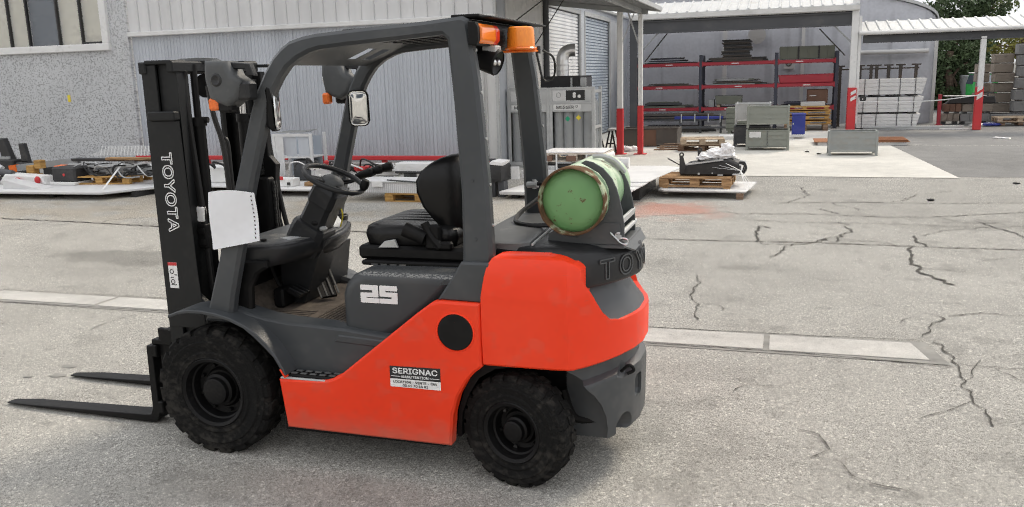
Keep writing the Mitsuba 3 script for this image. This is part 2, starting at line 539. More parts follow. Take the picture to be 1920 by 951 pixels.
def hoodfn(p, n, uv):
    a = fbm(p.x * 4, p.y * 4, p.z * 4, 4); f = fbm(p.x * 170, p.y * 170, p.z * 240, 3)
    c = mi.Color3f(.046, .051, .056) * (1 + .3 * (a - .5))
    c = mix(c, mi.Color3f(.13, .12, .11), .22 * smoothstep(.5, .78, a))
    edge = smoothstep(.948, .958, p.z) * (1 - smoothstep(.964, .974, p.z)) * smoothstep(.415, .43, dr.abs(p.y)) * smoothstep(-.84, -.78, p.x) + .10 * smoothstep(.965, .98, p.z)
    return mix(c, mi.Color3f(.34, .34, .33), dr.clip(edge, 0, 1) * smoothstep(.40, .60, f) * .8)


M('f_hood', hoodfn, .42, spec=.42)
M('f_red', redfn, .38, spec=.3, clearcoat=.18, clearcoat_gloss=.9)
M('f_grey', grime((.052, .057, .062), .16, 4, (.12, .115, .11), .22), .38, spec=.42)
M('f_grey_dusty', grime((.082, .085, .086), .25, 6, (.26, .24, .21), .6), .45, spec=.4)
M('f_plastic', grime((.019, .020, .022), .15, 5, (.08, .077, .072), .22), .38, spec=.35, bump=bump_fine, scale=.0004)
M('f_black', grime((.006, .006, .0065), .2, 5, (.03, .028, .026), .22), .5, spec=.22)
M('f_mast', grime((.0135, .0145, .0155), .2, 3, (.05, .047, .044), .25), .45, spec=.28)
M('f_seat', grime((.006, .006, .0065), .2, 8, (.028, .028, .028), .2), .36, spec=.32)
M('f_rubber', rubberfn, .85, spec=.12)
M('f_lamp', grime((.075, .079, .082), .18, 9, (.15, .145, .135), .3), .5, spec=.35)
M('f_rim', grime((.005, .005, .0055), .3, 12, (.028, .025, .023), .25), .5, spec=.25)
M('f_mat', dustmat, .9, spec=.2)
M('f_chrome', (.75, .75, .76), .12, metallic=1.0)
M('f_mirror', (.85, .86, .87), .03, metallic=1.0)
M('f_label', (.80, .80, .80), .4)
M('f_lens_red', (.62, .03, .015), .12, clearcoat=1.0)
M('f_lens_orange', (.85, .20, .02), .12, clearcoat=1.0)
M('f_beacon', (.90, .27, .02), .22, clearcoat=1.0)
M('f_tank', tankfn, .45, spec=.5)
M('f_tank_pale', tankpale, .45, spec=.5)
M('f_bracket', grime((.072, .078, .083), .15, 6, (.18, .17, .15), .2), .45)
M('f_link', grime((.13, .13, .13), .4, 30, (.03, .03, .03), .5), .35, metallic=.8)

# ================================================================ SETTING
def sheet(poly, z):
    g = shapely.Polygon(poly)
    v, f = trimesh.creation.triangulate_polygon(g, engine='earcut')
    m = tm(np.column_stack([v, np.full(len(v), z)]), f)
    if m.face_normals[0][2] < 0:
        m.invert()
    return m


obj('ground', sheet([(-90, -30), (90, -30), (90, 160), (-90, 160)], 0), 'm_asphalt', kind='structure', smooth=False)
obj('yard', sheet([(3.4, 11.9), (30, 11.6), (30, 60), (3.0, 60)], .004), 'm_yard', kind='structure', smooth=False)
obj('apron', sheet([(-4.3, 11.9), (3.92, 11.68), (3.52, 18.4), (3.3, 23.2), (3.3, 26.9), (-4.3, 26.9)], .008), 'm_concrete', kind='structure', smooth=False)


def ribbon(pts, w, z, seed, jit=.02, step=.035):
    P = np.asarray(pts, float); out = [P[0]]
    for a, b in zip(P[:-1], P[1:]):
        n = max(1, int(np.linalg.norm(b - a) / step))
        out += [a + (b - a) * t for t in (np.arange(n) + 1) / n]
    Q = np.array(out); r = np.random.RandomState(seed)
    J = r.randn(len(Q), 2) * jit; J[1:-1] = (J[:-2] + 2 * J[1:-1] + J[2:]) / 4
    Q = Q + J
    t = np.gradient(Q, axis=0); t /= np.linalg.norm(t, axis=1, keepdims=True) + 1e-9
    nn = np.stack([-t[:, 1], t[:, 0]], 1)
    ww = w * (.35 + .9 * r.rand(len(Q), 1)); ww[0] *= .2; ww[-1] *= .2
    v = np.vstack([Q + nn * ww / 2, Q - nn * ww / 2]); n = len(Q)
    f = []
    for i in range(n - 1):
        f += [[i, n + i, n + i + 1], [i, n + i + 1, i + 1]]
    m = tm(np.column_stack([v, np.full(2 * n, z)]), f)
    if m.face_normals[0][2] < 0:
        m.invert()
    return m


CR = [([(-.44, 5.60), (.4, 5.605), (1.53, 5.66), (1.69, 5.64), (2.34, 5.62), (2.64, 5.6), (3.5, 5.6), (9, 5.55)], .028, .008), ([(.86, 5.64), (.863, 6.07), (.88, 6.6), (1., 6.5)], .03, .03),
      ([(1.07, 4.79), (1.115, 5.03), (1.24, 5.47), (1.47, 5.65), (1.6, 5.9), (1.7, 5.73), (1.76, 6.1), (1.9, 6.43), (1.86, 6.85), (1.76, 7.06)], .032, .03),
      ([(2.4, 5.58), (2.38, 5.1), (2.35, 4.73), (2.35, 4.32), (2.46, 4.16), (2.59, 3.91)], .032, .03), ([(2.55, 6.24), (2.52, 5.86), (2.6, 5.6)], .028, .02),
      ([(.52, 2.37), (.523, 2.6), (.51, 2.84), (.448, 2.97), (.414, 3.12), (.424, 3.35), (.455, 3.65), (.37, 3.88)], .024, .022),
      ([(2.1, 2.27), (2.15, 2.47), (2.21, 2.65), (2.32, 2.8), (2.25, 2.92)], .024, .015), ([(2.33, 2.87), (2.6, 3.03), (2.88, 2.99), (4.2, 3.05)], .024, .015),
      ([(2.17, 2.2), (2.215, 1.88), (2.21, 1.63), (2.21, 1.4), (2.2, 1.19), (2.19, 1.04), (2.22, .93), (2.22, .7)], .024, .018), ([(2.23, 1.76), (2.28, 1.71), (2.43, 1.71), (3.2, 1.66)], .016, .01),
      ([(.43, 7.67), (.58, 7.51), (1.44, 7.63), (2.37, 7.5), (2.92, 7.58), (4.04, 8.1), (5.5, 8.2)], .024, .02), ([(.95, 8.54), (2.3, 8.76), (3.1, 8.74), (4.23, 8.94), (7, 8.9)], .028, .01),
      ([(.04, 3.95), (.17, 3.85)], .014, .01), ([(3.36, 7.29), (3.48, 6.88), (3.61, 6.6), (3.63, 6.28)], .028, .02), ([(1.61, 8.1), (1.83, 7.68)], .024, .02),
      ([(-12, 5.75), (-9.96, 5.68), (-8.38, 5.57), (-6.98, 5.43), (-3.4, 5.5), (-.44, 5.6)], .04, .02), ([(-4.01, 1.13), (-4.04, 1.33), (-3.97, 1.61)], .016, .012),
      ([(-3.97, 1.61), (-3.93, 1.7)], .012, .01), ([(-8, 2.0), (-5.97, 2.07), (-4.0, 2.11), (-1.5, 2.115), (.24, 2.13), (1.4, 2.16), (2.1, 2.2)], .02, .006),
      ([(-8, 1.68), (-5.5, 1.70), (-3.75, 1.735), (-1, 1.735), (.3, 1.735), (1.3, 1.74), (2.2, 1.67)], .02, .006)]
CR += [([(.5, 7.1), (1.3, 6.95), (2.2, 7.0), (4.5, 6.8)], .016, .02), ([(2.6, 6.25), (2.9, 6.6), (3.4, 6.9), (4.4, 7.2)], .014, .025), ([(-1.2, 7.0), (-.3, 7.25), (.43, 7.67)], .016, .03), ([(2.9, 4.9), (3.3, 5.2), (3.9, 5.1)], .014, .02), ([(1.2, 8.6), (1.5, 9.4), (1.4, 10.4)], .016, .03), ([(2.6, 8.8), (3.0, 9.6), (3.6, 10.1)], .016, .03), ([(-3.0, 3.0), (-4.5, 3.1), (-6.5, 2.95), (-9, 3.1)], .012, .02), ([(2.4, 1.7), (2.7, 1.2), (2.75, .6)], .014, .02)]
_r = np.random.RandomState(5)
for (p0, a0, L) in (((.86, 5.64), -1.2, .5), ((1.53, 5.66), 1.9, .6), ((2.35, 4.5), .3, .5), ((.51, 2.9), .4, .35), ((2.21, 1.4), .5, .5), ((2.2, 1.1), -2.4, .5), ((2.3, 5.62), 1.9, .7), ((3.0, 7.6), -1.3, .9), ((1.8, 8.7), -1.2, .8), ((2.25, 2.7), 2.6, .4), ((-5, 5.46), -1.4, .6), ((-8, 5.57), 1.3, .8), ((.9, .9), .4, .4), ((1.3, .1), 1.2, .5), ((1.75, -.2), 1.9, .45), ((-2.4, 4.0), .3, .8)):
    q = [np.array(p0)]
    for k in range(6):
        a0 += _r.randn() * .5; q.append(q[-1] + L / 6 * np.array([math.cos(a0), math.sin(a0)]))
    CR.append(([tuple(v) for v in q], .014, .012))
for i, (pts, w, j) in enumerate(CR):
    obj('ground__crack', ribbon(pts, w * (.5 if pts[0][1] < 3.5 else .62 if pts[0][1] < 5 else .95), .0075, i, j), 'm_crack', smooth=False)
# flush concrete strip let into the asphalt: a joint bed and slabs with recessed joints
obj('concrete_strip', sheet([(-8, 1.69), (2.18, 1.70), (2.1, 2.17), (-8, 2.03)], .004), 'm_joint', kind='structure', smooth=False)
xs = [-7.9, -5.9, -4.56, -3.1, -1.6, -.4, 1.06, 2.02]
for a, b in zip(xs[:-1], xs[1:]):
    q = lambda x: 2.035 + .0105 * (x + 8)
    w = .07 if b > 2 else 0
    P = np.array([(a + .02, 1.755), (b - .02 + w, 1.765), (b - .02, q(b) - .03), (a + .02, q(a) - .03)])
    obj('concrete_strip__slab', loft([lift(P, -.01, 'z'), lift(P, .009, 'z'), lift(inset(P, .006), .012, 'z')]), 'm_concrete_old')
obj('yard__painted_line', ribbon([(3.35, 18.36), (4.6, 18.2), (6.3, 17.9), (9, 17.6)], .07, .008, 4, .006, .2), 'm_concrete', smooth=False)

# ---------------- roughcast building at the left
wall = thing('roughcast_building', 'pale grey roughcast building with a white framed strip window at far left', 'building')
YW = 12.3
obj(wall + '__interior', bx(-18.6, -13.5, YW + .45, YW + .5, 2.6, 4.4), 'm_black', smooth=False)
obj(wall + '__wall', cat(bx(-24, -18.6, YW, YW + .4, 0, 6), bx(-13.62, -13.02, YW, YW + .4, 0, 6), bx(-18.6, -13.62, YW, YW + .4, 0, 2.77), bx(-18.6, -13.62, YW, YW + .4, 4.25, 6)), 'm_stucco', smooth=False)
w = obj(wall + '__window', cat(bx(-18.6, -13.5, YW - .09, YW + .06, 2.69, 2.85, .012), bx(-13.68, -13.5, YW - .08, YW + .06, 2.852, 4.3, .012), bx(-18.6, -13.5, YW - .08, YW + .06, 4.2, 4.36, .012)), 'm_white')
xp = [-18.6, -17.92, -17.05, -16.42, -15.86, -14.98, -14.32, -13.68]
for i, (a, b) in enumerate(zip(xp[:-1], xp[1:])):
    dk = i in (1, 4)
    obj(wall + '__window__blind', bx(a + .001, b - .001, YW + .13, YW + .15, 2.80, 4.3), 'm_darkblind' if dk else 'm_curtain', smooth=False)
    obj(wall + '__window__pane', {'type': 'rectangle', 'bsdf': {'type': 'ref', 'id': 'm_glass'}, 'to_world': T().translate([(a + b) / 2, YW + .06, 3.53]).rotate([1, 0, 0], 90).scale([(b - a) / 2 - .02, .67, 1])}, None)
    obj(wall + '__window__mullion', bx(b - .02, b + .02, YW + .02, YW + .11, 2.86, 4.2, .006) if i < 6 else bx(a, b, YW + .02, YW + .11, 2.852, 2.9), 'm_black')
obj('wall_tag', bx(-14.92, -14.84, YW - .012, YW - .001, 1.56, 1.72, .003), 'm_yellow', 'small yellow tag stuck on the roughcast wall', 'sign')

# ---------------- metal-clad workshop: ribbed lower sheets, standing seam upper panels, side wall with roller doors
shop = thing('workshop', 'grey metal clad workshop with ribbed lower wall and two roller doors', 'building')


def ribbed(x0, x1, y, z0, z1, pitch=.083, d=.014):
    """vertical trapezoid ribs towards -y"""
    n = max(1, round((x1 - x0) / pitch)); p = (x1 - x0) / n; q = []
    for i in range(n):
        a = x0 + i * p
        q += [(a, y), (a + p * .42, y), (a + p * .52, y - d), (a + p * .9, y - d)]
    q += [(x1, y), (x1, y + .02), (x0, y + .02)]
    return loft([lift(q, z0, 'z'), lift(q, z1, 'z')])


X0, X1 = -13.0, -4.72
n = 8
for i in range(n):
    a = X0 + (X1 - X0) * i / n; b = X0 + (X1 - X0) * (i + 1) / n
    obj(shop + '__ribbed_sheet', ribbed(a, b - .004, YW + .10 - .003 * (i % 2), .16, 2.97), 'm_clad_blue', smooth=False)
obj(shop + '__plinth', bx(X0, -4.35, YW + .06, YW + .4, 0, .18), 'm_concrete_old', smooth=False)
obj(shop + '__ledge', bx(X0, -4.30, YW - .05, YW + .13, 2.965, 3.06, .01), 'm_clad_pale')
x = X0
while x < -4.40:
    b = min(x + .29, -4.36)
    P = [(x + .002, YW + .05), (b - .012, YW + .05), (b - .010, YW + .022), (b - .002, YW + .022), (b, YW + .08), (x, YW + .08)]
    obj(shop + '__panel', loft([lift(P, 3.062, 'z'), lift(P, 6.2, 'z')]), 'm_clad_white', smooth=False)
    x = b
# pale flat corner sheets
for a, b in ((-4.715, -4.54), (-4.536, -4.305)):
    obj(shop + '__corner_sheet', bx(a, b, YW + .03, YW + .12, .1, 3.0, .006), 'm_clad_pale')
obj(shop + '__corner_trim', bx(-4.345, -4.285, YW - .02, YW + .03, .0, 6.2, .008), 'm_galv')
SX = -4.31
# side wall (faces +x), openings for the doors
obj(shop + '__side_wall', cat(bx(SX - .3, SX, YW + .13, 15.98, 0, 6.2), bx(SX - .3, SX, 19.65, 20.1, 0, 3.62), bx(SX - .3, SX, 23.85, 26.9, 0, 3.62), bx(SX - .3, SX, 15.98, 26.9, 3.5, 3.74), bx(SX - .45, SX - .3, 15.9, 26.9, 0, 3.74)), 'm_clad_blue', smooth=False)
obj(shop + '__eave_trim', bx(SX - .02, SX + .10, 17.8, 26.9, 3.70, 3.78, .01), 'm_galv')
for a in np.arange(12.9, 15.9, .5):
    obj(shop + '__side_panel', bx(SX + .002, SX + .03, a, min(a + .49, 15.88), .1, 6.1, .006), 'm_clad_pale')
for (a, b, mm) in ((16.05, 19.58, 'm_shutter'), (20.17, 23.77, 'm_shutter_blue')):
    q = []
    z = .02
    while z < 3.44:
        q += [(SX - .10, z), (SX - .05, z + .012), (SX - .05, z + .068), (SX - .10, z + .08)]; z += .086
    q += [(SX - .14, 3.47), (SX - .14, .02)]
    q = [(y_, z_) for y_, z_ in q]
    pts = np.array(q)
    d = obj(shop + '__roller_door', loft([np.column_stack([pts[:, 0], np.full(len(pts), a), pts[:, 1]]), np.column_stack([pts[:, 0], np.full(len(pts), b), pts[:, 1]])]), mm, smooth=False)
    obj(d + '__frame', cat(bx(SX - .03, SX + .02, a - .07, a + .03, 0, 3.56, .006), bx(SX - .03, SX + .02, b - .03, b + .09, 0, 3.56, .006), bx(SX - .03, SX + .024, a - .06, b + .08, 3.46, 3.58, .006)), 'm_galv' if a > 17 else 'm_steel_grey')
obj(shop + '__downpipe', cyl((SX + .09, 15.72, .1), (SX + .09, 15.72, 3.9), .07, 12), 'm_steel_dark')
obj(shop + '__drainpipe', cat(cyl((-4.62, YW - .05, .1), (-4.62, YW - .05, 2.95), .045, 12), bx(-4.67, -4.57, YW - .02, YW + .03, 1.0, 1.05), bx(-4.67, -4.57, YW - .02, YW + .03, 2.2, 2.25)), 'm_clad_white')
obj(shop + '__cable_duct', bx(-4.86, -4.72, YW - .03, YW + .06, .2, 1.75, .008), 'm_steel_grey')

# red crash rail in front of the workshop
rail = thing('crash_rail', 'low red crash rail along the foot of the ribbed wall', 'rail')
obj(rail + '__beam', bx(-13.0, -4.75, YW - .22, YW - .14, .235, .325, .012), 'm_red')
for x in np.arange(-12.6, -4.8, 1.45):
    obj(rail + '__post', bx(x - .05, x + .05, YW - .14, YW - .05, 0, .30, .008), 'm_red')
obj('white_pipe', cat(cyl((-13, YW - .03, .15), (-4.8, YW - .03, .15), .02, 8), [bx(x, x + .02, YW - .04, YW + .06, .12, .18) for x in np.arange(-12.5, -5, 1.1)]), 'm_white', 'thin white pipe running along the wall below the red rail', 'pipe')

# ---------------- canopy over the roller doors
can = thing('door_canopy', 'flat metal canopy on two posts with red feet beside the roller doors', 'canopy')
cz = lambda x: 3.27 + (-1.70 - x) * .135
for i, a in enumerate(np.arange(9.2, 16.4, 1.0)):
    b = min(a + .996, 16.45); q = []
    P = np.array([(-4.28, cz(-4.28)), (-1.70, cz(-1.70)), (-1.70, cz(-1.70) + .035), (-4.28, cz(-4.28) + .035)])
    obj(can + '__roof_sheet', ext(P, a, b, 'y'), 'm_steel_grey', smooth=False)
    for yy in (a + .25, a + .75):
        if yy < 16.4:
            obj(can + '__rafter', bar((-4.28, yy, cz(-4.28) - .03), (-1.72, yy, cz(-1.72) - .03), .05, .055), 'm_steel_grey', smooth=False)
obj(can + '__edge_beam', cat(bar((-4.28, 16.47, cz(-4.28)), (-1.68, 16.47, cz(-1.68)), .04, .10), bar((-1.68, 9.2, cz(-1.68) + .01), (-1.68, 16.5, cz(-1.68) + .01), .04, .09)), 'm_galv', smooth=False)
obj(can + '__cross_beam', cat(bar((-4.28, 15.9, cz(-4.28) - .11), (-1.9, 15.9, cz(-1.9) - .11), .08, .10), bar((-2.06, 9.2, cz(-2.06) - .10), (-2.06, 16.4, cz(-2.06) - .10), .07, .09)), 'm_steel_grey', smooth=False)
for x, w, zr in ((-2.53, .062, 1.06), (-2.06, .05, 1.12)):
    p = obj(can + '__post', bx(x - w, x + w, 15.9 - w, 15.9 + w, zr + .002, cz(x) - .16, .01), 'm_white')
    obj(p + '__red_foot', cat(bx(x - w - .012, x + w + .012, 15.9 - w - .012, 15.9 + w + .012, .012, zr, .008), bx(x - .14, x + .14, 15.78, 16.02, .008, .022)), 'm_red')
obj(can + '__brace', cat(bar((-2.06, 15.9, 2.35), (-2.35, 15.9, 3.22), .02, .03), bar((-2.5, 15.9, 2.5), (-2.2, 15.9, 3.2), .02, .02)), 'm_galv', smooth=False)
for (y0, z0, x1) in ((13.2, 2.9, -3.4), (15.0, 2.55, -3.6)):
    obj(can + '__stay_rod', cyl((SX + .03, y0, z0), (x1, y0, cz(x1) - .03), .012, 6), 'm_black')

# ---------------- open shed with the rack
shed = thing('open_shed', 'open storage shed with pale ribbed roof and deep front beam, housing the red rack', 'shed')


def roof_strip(key_, x0, x1, y0, z0, y1, z1, pitch=.30, mat='m_roof'):
    x = x0
    while x < x1 - .05:
        b = min(x + pitch * 3, x1); q = []
        k = max(1, round((b - x) / pitch)); p = (b - x - .004) / k
        for i in range(k):
            a = x + i * p
            q += [(a, 0), (a + p * .72, 0), (a + p * .80, .035), (a + p * .94, .035)]
        q += [(b - .004, 0), (b - .004, -.02), (x, -.02)]
        q = np.array(q)
        obj(key_, loft([np.column_stack([q[:, 0], np.full(len(q), y0), z0 + q[:, 1]]), np.column_stack([q[:, 0], np.full(len(q), y1), z1 + q[:, 1]])]), mat, smooth=False)
        x = b


roof_strip(shed + '__roof_sheet', -3.6, 3.06, 23.35, 3.62, 25.2, 4.06)
obj(shed + '__gutter', ext([(23.30, 3.47), (23.38, 3.44), (23.44, 3.47), (23.44, 3.60), (23.28, 3.60)], -3.6, 3.06, 'x'), 'm_clad_pale', smooth=False)
obj(shed + '__front_beam', cat(bx(-3.5, 3.0, 23.5, 23.62, 3.05, 3.56), bx(-3.5, 3.0, 23.44, 23.68, 3.04, 3.08), bx(-3.5, 3.0, 23.44, 23.68, 3.38, 3.42)), 'm_steel_dark', smooth=False)
obj(shed + '__back_beam', bx(-3.5, 3.0, 25.0, 25.12, 3.7, 3.9), 'm_steel_dark')
for x in np.arange(-3.2, 3.2, 1.5):
    obj(shed + '__purlin', bar((x, 23.6, 3.5), (x, 25.1, 3.88), .08, .14), 'm_steel_dark', smooth=False)
p = obj(shed + '__column', cat(bx(2.87, 3.06, 23.42, 23.6, 1.25, 3.85, .012), bx(3.065, 3.15, 23.46, 23.56, .2, 3.3, .01)), 'm_white')
obj(p + '__red_guard', bx(2.85, 3.09, 23.34, 23.64, .008, 1.26, .012), 'm_red')
for k in range(2):
    obj(p + '__warning_stripe', ext(np.array([(2.93, .86 + k * .17), (3.07, .94 + k * .17), (3.07, 1.04 + k * .17), (2.93, .96 + k * .17)]), 23.332, 23.341, 'y'), 'm_white', smooth=False)
obj(shed + '__column', bx(-3.62, -3.40, 23.5, 23.7, .02, 3.5, .01), 'm_steel_dark')
obj(shed + '__brace', cat(bar((2.9, 23.55, 2.55), (2.35, 23.55, 3.1), .03, .04), bar((-3.4, 23.55, 2.35), (-2.7, 23.55, 3.1), .03, .04)), 'm_steel_grey', smooth=False)
obj(shed + '__tie_rod', cat(cyl((2.0, 23.9, 3.0), (2.75, 23.9, 2.2), .02, 6), cyl((-3.2, 23.9, 2.2), (-2.5, 23.9, 3.05), .02, 6)), 'm_black')

# grey hall behind with an arched roof
hall = thing('grey_hall', 'grey rendered hall with an arched roof behind the sheds', 'building')
arc = [(5.68, 0), (5.68, 2.9), (5.60, 3.25)] + [(5.60 - 6.6 * (1 - math.cos(t)), 3.25 + 1.15 * math.sin(t)) for t in np.linspace(.12, PI / 2, 14)] + [(-4.6, 4.4), (-4.6, 0)]
obj(hall + '__gable_wall', ext(arc, 26.95, 27.4, 'y'), 'm_greywall', smooth=False)
a2 = np.array(arc[1:-1])
top = np.vstack([a2 + [0.06, .0], (a2 + [.06, .10])[::-1]])
obj(hall + '__roof_edge', ext(top, 26.85, 40, 'y'), 'm_galv', smooth=False)
obj(hall + '__side_wall', bx(5.3, 5.66, 27.4, 40, 0, 3.2), 'm_greywall')
obj(hall + '__corner_trim', bx(5.60, 5.70, 26.90, 26.96, 0, 2.9), 'm_clad_pale')
obj(hall + '__pilaster', cat(bx(-1.0, -.86, 26.88, 26.96, 0, 4.2), bx(1.55, 1.66, 26.88, 26.96, 0, 4.2)), 'm_clad_pale', smooth=False)
obj(hall + '__pipe', cyl((3.2, 26.8, 2.30), (5.42, 26.8, 2.30), .075, 12), 'm_clad_pale')
obj(hall + '__meter_box', cat(bx(1.02, 1.36, 26.85, 26.95, 1.85, 2.2, .01)), 'm_clad_pale')
obj(hall + '__meter_box__fan', rev([(0, 0), (.07, 0), (.10, .02), (.10, .0)], (1.17, 26.85, 2.03), (0, -1, 0), 16), 'm_black')
obj(hall + '__wall_lamp', cat(rev([(0, 0), (.16, 0), (.30, .22), (.0, .22)], (.12, 26.9, 3.05), (0, -1, -.3), 12)), 'm_white')

# ---------------- low shed at the right
low = thing('low_shed', 'long low open shed with pale ribbed roof and slim post at the right', 'shed')
roof_strip(low + '__roof_sheet', 3.1, 14, 23.35, 2.84, 25.0, 3.19)
obj(low + '__gutter', rev([(0, 0), (.06, 0), (.06, 11), (0, 11)], (3.08, 23.3, 2.80), (1, 0, 0), 10), 'm_clad_pale')
obj(low + '__front_beam', cat(bx(3.2, 14, 23.45, 23.55, 2.52, 2.82), bx(3.2, 14, 23.4, 23.6, 2.52, 2.55)), 'm_steel_dark', smooth=False)
obj(low + '__back_beam', bx(3.2, 14, 24.85, 24.95, 2.9, 3.08), 'm_steel_dark')
p = obj(low + '__post', bx(6.27, 6.41, 23.40, 23.52, 1.2, 2.6, .01), 'm_white')
obj(p + '__red_foot', cat(bx(6.23, 6.43, 23.36, 23.54, .004, 1.21, .01)), 'm_red')
for k in range(2):
    obj(p + '__warning_stripe', ext(np.array([(6.26, .84 + k * .22), (6.40, .94 + k * .22), (6.40, 1.08 + k * .22), (6.26, .98 + k * .22)]), 23.352, 23.361, 'y'), 'm_white', smooth=False)
obj('barrier_tape', tube([(3.17, 23.3, .86), (4.2, 23.3, .82), (5.3, 23.3, .86), (6.3, 23.34, .98)], .016, 6, 6), 'm_white', 'white barrier tape strung between the two red column feet', 'tape')
rl = obj('cable_reel', rev([(.03, 0), (.09, 0), (.09, .05), (.03, .05), (.03, 0)], (3.27, 23.36, .93), (0, -1, 0), 16), 'm_black', 'small black cable reel hanging on the red column foot', 'reel')

# ---------------- trees behind


def leaf_cloud(clumps, n, size, seed):
    r = np.random.RandomState(seed); V, F = [], []
    k = 0
    for (c, rad) in clumps:
        m = int(n * rad[0] * rad[2])
        d = r.randn(m, 3); d /= np.linalg.norm(d, axis=1, keepdims=True)
        q = A(*c) + d * A(*rad) * (r.rand(m, 1) ** .45)
        q = q[meshkit.fbm(q * 1.7, 3, seed) > .43]
        for pt in q:
            a = r.randn(3); a /= np.linalg.norm(a); b = np.cross(a, r.randn(3)); b /= np.linalg.norm(b)
            s = size * (.6 + .8 * r.rand())
            V += [pt - a * s, pt + b * s * .5, pt + a * s, pt - b * s * .5]; F += [[k, k + 1, k + 2], [k, k + 2, k + 3]]; k += 4
    return tm(V, F)


def leafmat(name, a, b):
    scene[name] = {'type': 'twosided', 'bsdf': {'type': 'principled', 'base_color': proc(leaffn(a, b)), 'roughness': .6, 'specular': .3}}
    return name


leafmat('m_leaf_dark', (.04, .065, .035), (.085, .12, .05))
leafmat('m_leaf_mid', (.06, .09, .03), (.13, .15, .05))
leafmat('m_leaf_yellow', (.12, .13, .03), (.24, .22, .05))
M('m_bark', woodfn((.16, .12, .09), (.07, .05, .04)), .9, spec=.2)


def tree(label, x, y, h, clumps, mat, n, size, seed, g=None):
    t = thing('tree', label, 'tree', g)
    r = np.random.RandomState(seed)
    parts = [sweep(spl([(x, y, 0), (x + .1, y, h * .3), (x - .05, y, h * .6), (x, y, h * .85)], 4), circ(.16, 8))]
    for c, rad in clumps:
        zz = h * (.3 + .4 * r.rand())
        parts.append(tube([(x, y, zz), ((x + c[0]) / 2, (y + c[1]) / 2, (zz + c[2]) / 2 + .2), c], .05, 6, 3))
    obj(t + '__trunk', parts, 'm_bark'); obj(t + '__crown', leaf_cloud(clumps, n, size, seed), mat, smooth=False)


tree('tall dark green tree rising behind the low shed roof', 8.0, 38, 4.5, [((7.6, 38, 3.9), (1.2, 1.2, 1.0)), ((8.8, 38.4, 3.8), (1.1, 1.2, 1.1)), ((7.4, 38, 2.4), (1.2, 1.2, 1.3)), ((8.5, 38, 2.5), (1.1, 1.2, 1.2)), ((7.5, 37.6, .9), (1.2, 1, 1.1)), ((8.6, 37.8, 1.0), (1.0, 1, 1.1)), ((9.4, 38.2, 4.2), (.7, .8, .6))], 'm_leaf_dark', 2600, .085, 5)
tree('dense dark shrub tree left of the green truck', 7.5, 36, 2.8, [((7.2, 36, 1.9), (.8, .6, 1.1)), ((7.9, 36, .8), (.9, .6, .9)), ((7.2, 36, .6), (.8, .6, .8)), ((8.2, 36, 1.9), (.7, .5, .9))], 'm_leaf_dark', 3400, .075, 9)
tree('light olive tree showing sky gaps beside the slim post', 10.3, 44, 5.0, [((9.9, 44, 3.0), (1.1, 1, .8)), ((11.0, 44, 3.2), (1.0, 1, .9)), ((10.9, 44, 4.6), (.8, .8, .7)), ((10.0, 44, 1.8), (1.3, .9, .5)), ((12.0, 44, 2.6), (1.0, .9, .7))], 'm_leaf_mid', 700, .10, 12)
tree('yellowing tree behind the stacked blocks', 11.5, 42, 3.6, [((10.0, 42, 2.55), (.7, .8, .45)), ((11.0, 42, 2.6), (1.2, .9, .6)), ((12.4, 42, 2.5), (1.0, .9, .6))], 'm_leaf_yellow', 1300, .09, 15)

# building across the yard, behind the camera: the far mirror shows it
ob = thing('opposite_building', 'grey building with a row of windows, seen only in the far rear-view mirror', 'building')
obj(ob + '__wall', bx(-30, 40, -19.5, -19.0, 0, 6.5), 'm_clad_white', smooth=False)
for i in range(14):
    w_ = obj(ob + '__window', bx(-20 + 3.4 * i, -17.6 + 3.4 * i, -18.995, -18.96, 1.6, 3.4), 'm_darkblind', smooth=False)
    obj(w_ + '__frame', cat(bx(-20.06 + 3.4 * i, -17.54 + 3.4 * i, -18.99, -18.94, 1.5, 1.59), bx(-20.06 + 3.4 * i, -17.54 + 3.4 * i, -18.99, -18.94, 3.41, 3.5)), 'm_white', smooth=False)

# green truck far behind
tk = thing('green_truck', 'small bright green truck parked beneath the trees far behind', 'truck')
obj(tk + '__cab', ext([(7.92, .55), (7.90, 1.06), (8.0, 1.44), (8.75, 1.46), (8.75, .55)], 33, 34.4, 'y', .008), 'm_truckgreen')
obj(tk + '__windscreen', ext([(7.98, 1.08), (8.04, 1.42), (8.55, 1.42), (8.55, 1.08)], 32.95, 32.998, 'y'), 'm_shutter_blue', smooth=False)
obj(tk + '__side_window', ext([(7.885, 1.08), (7.985, 1.43), (8.01, 1.43), (7.91, 1.08)], 33.1, 34.3, 'y'), 'm_darkblind', smooth=False)
obj(tk + '__roof_visor', bx(7.96, 8.75, 32.92, 34.4, 1.47, 1.52, .02), 'm_white')
obj(tk + '__chassis', bx(7.9, 8.75, 33.2, 38, .3, .545, .03), 'm_black')
for x in (8.4,):
    obj(tk + '__wheel', rev([(0, 0), (.3, 0), (.42, .06), (.42, .24), (.3, .3), (0, .3)], (x, 32.9, .42), (0, 1, 0), 18), 'm_black')
obj(tk + '__body', bx(7.95, 8.75, 34.5, 38, .6, 1.40, .03), 'm_steel_grey')

# ================================================================ FORKLIFT
FK = thing('forklift', 'orange-red and dark grey forklift truck with overhead guard and lowered mast', 'forklift')


def part(name, mesh, mat, label=None, smooth=35, **kw):
    return obj(FK + '__' + name, mesh, mat, label, smooth=smooth, **kw)


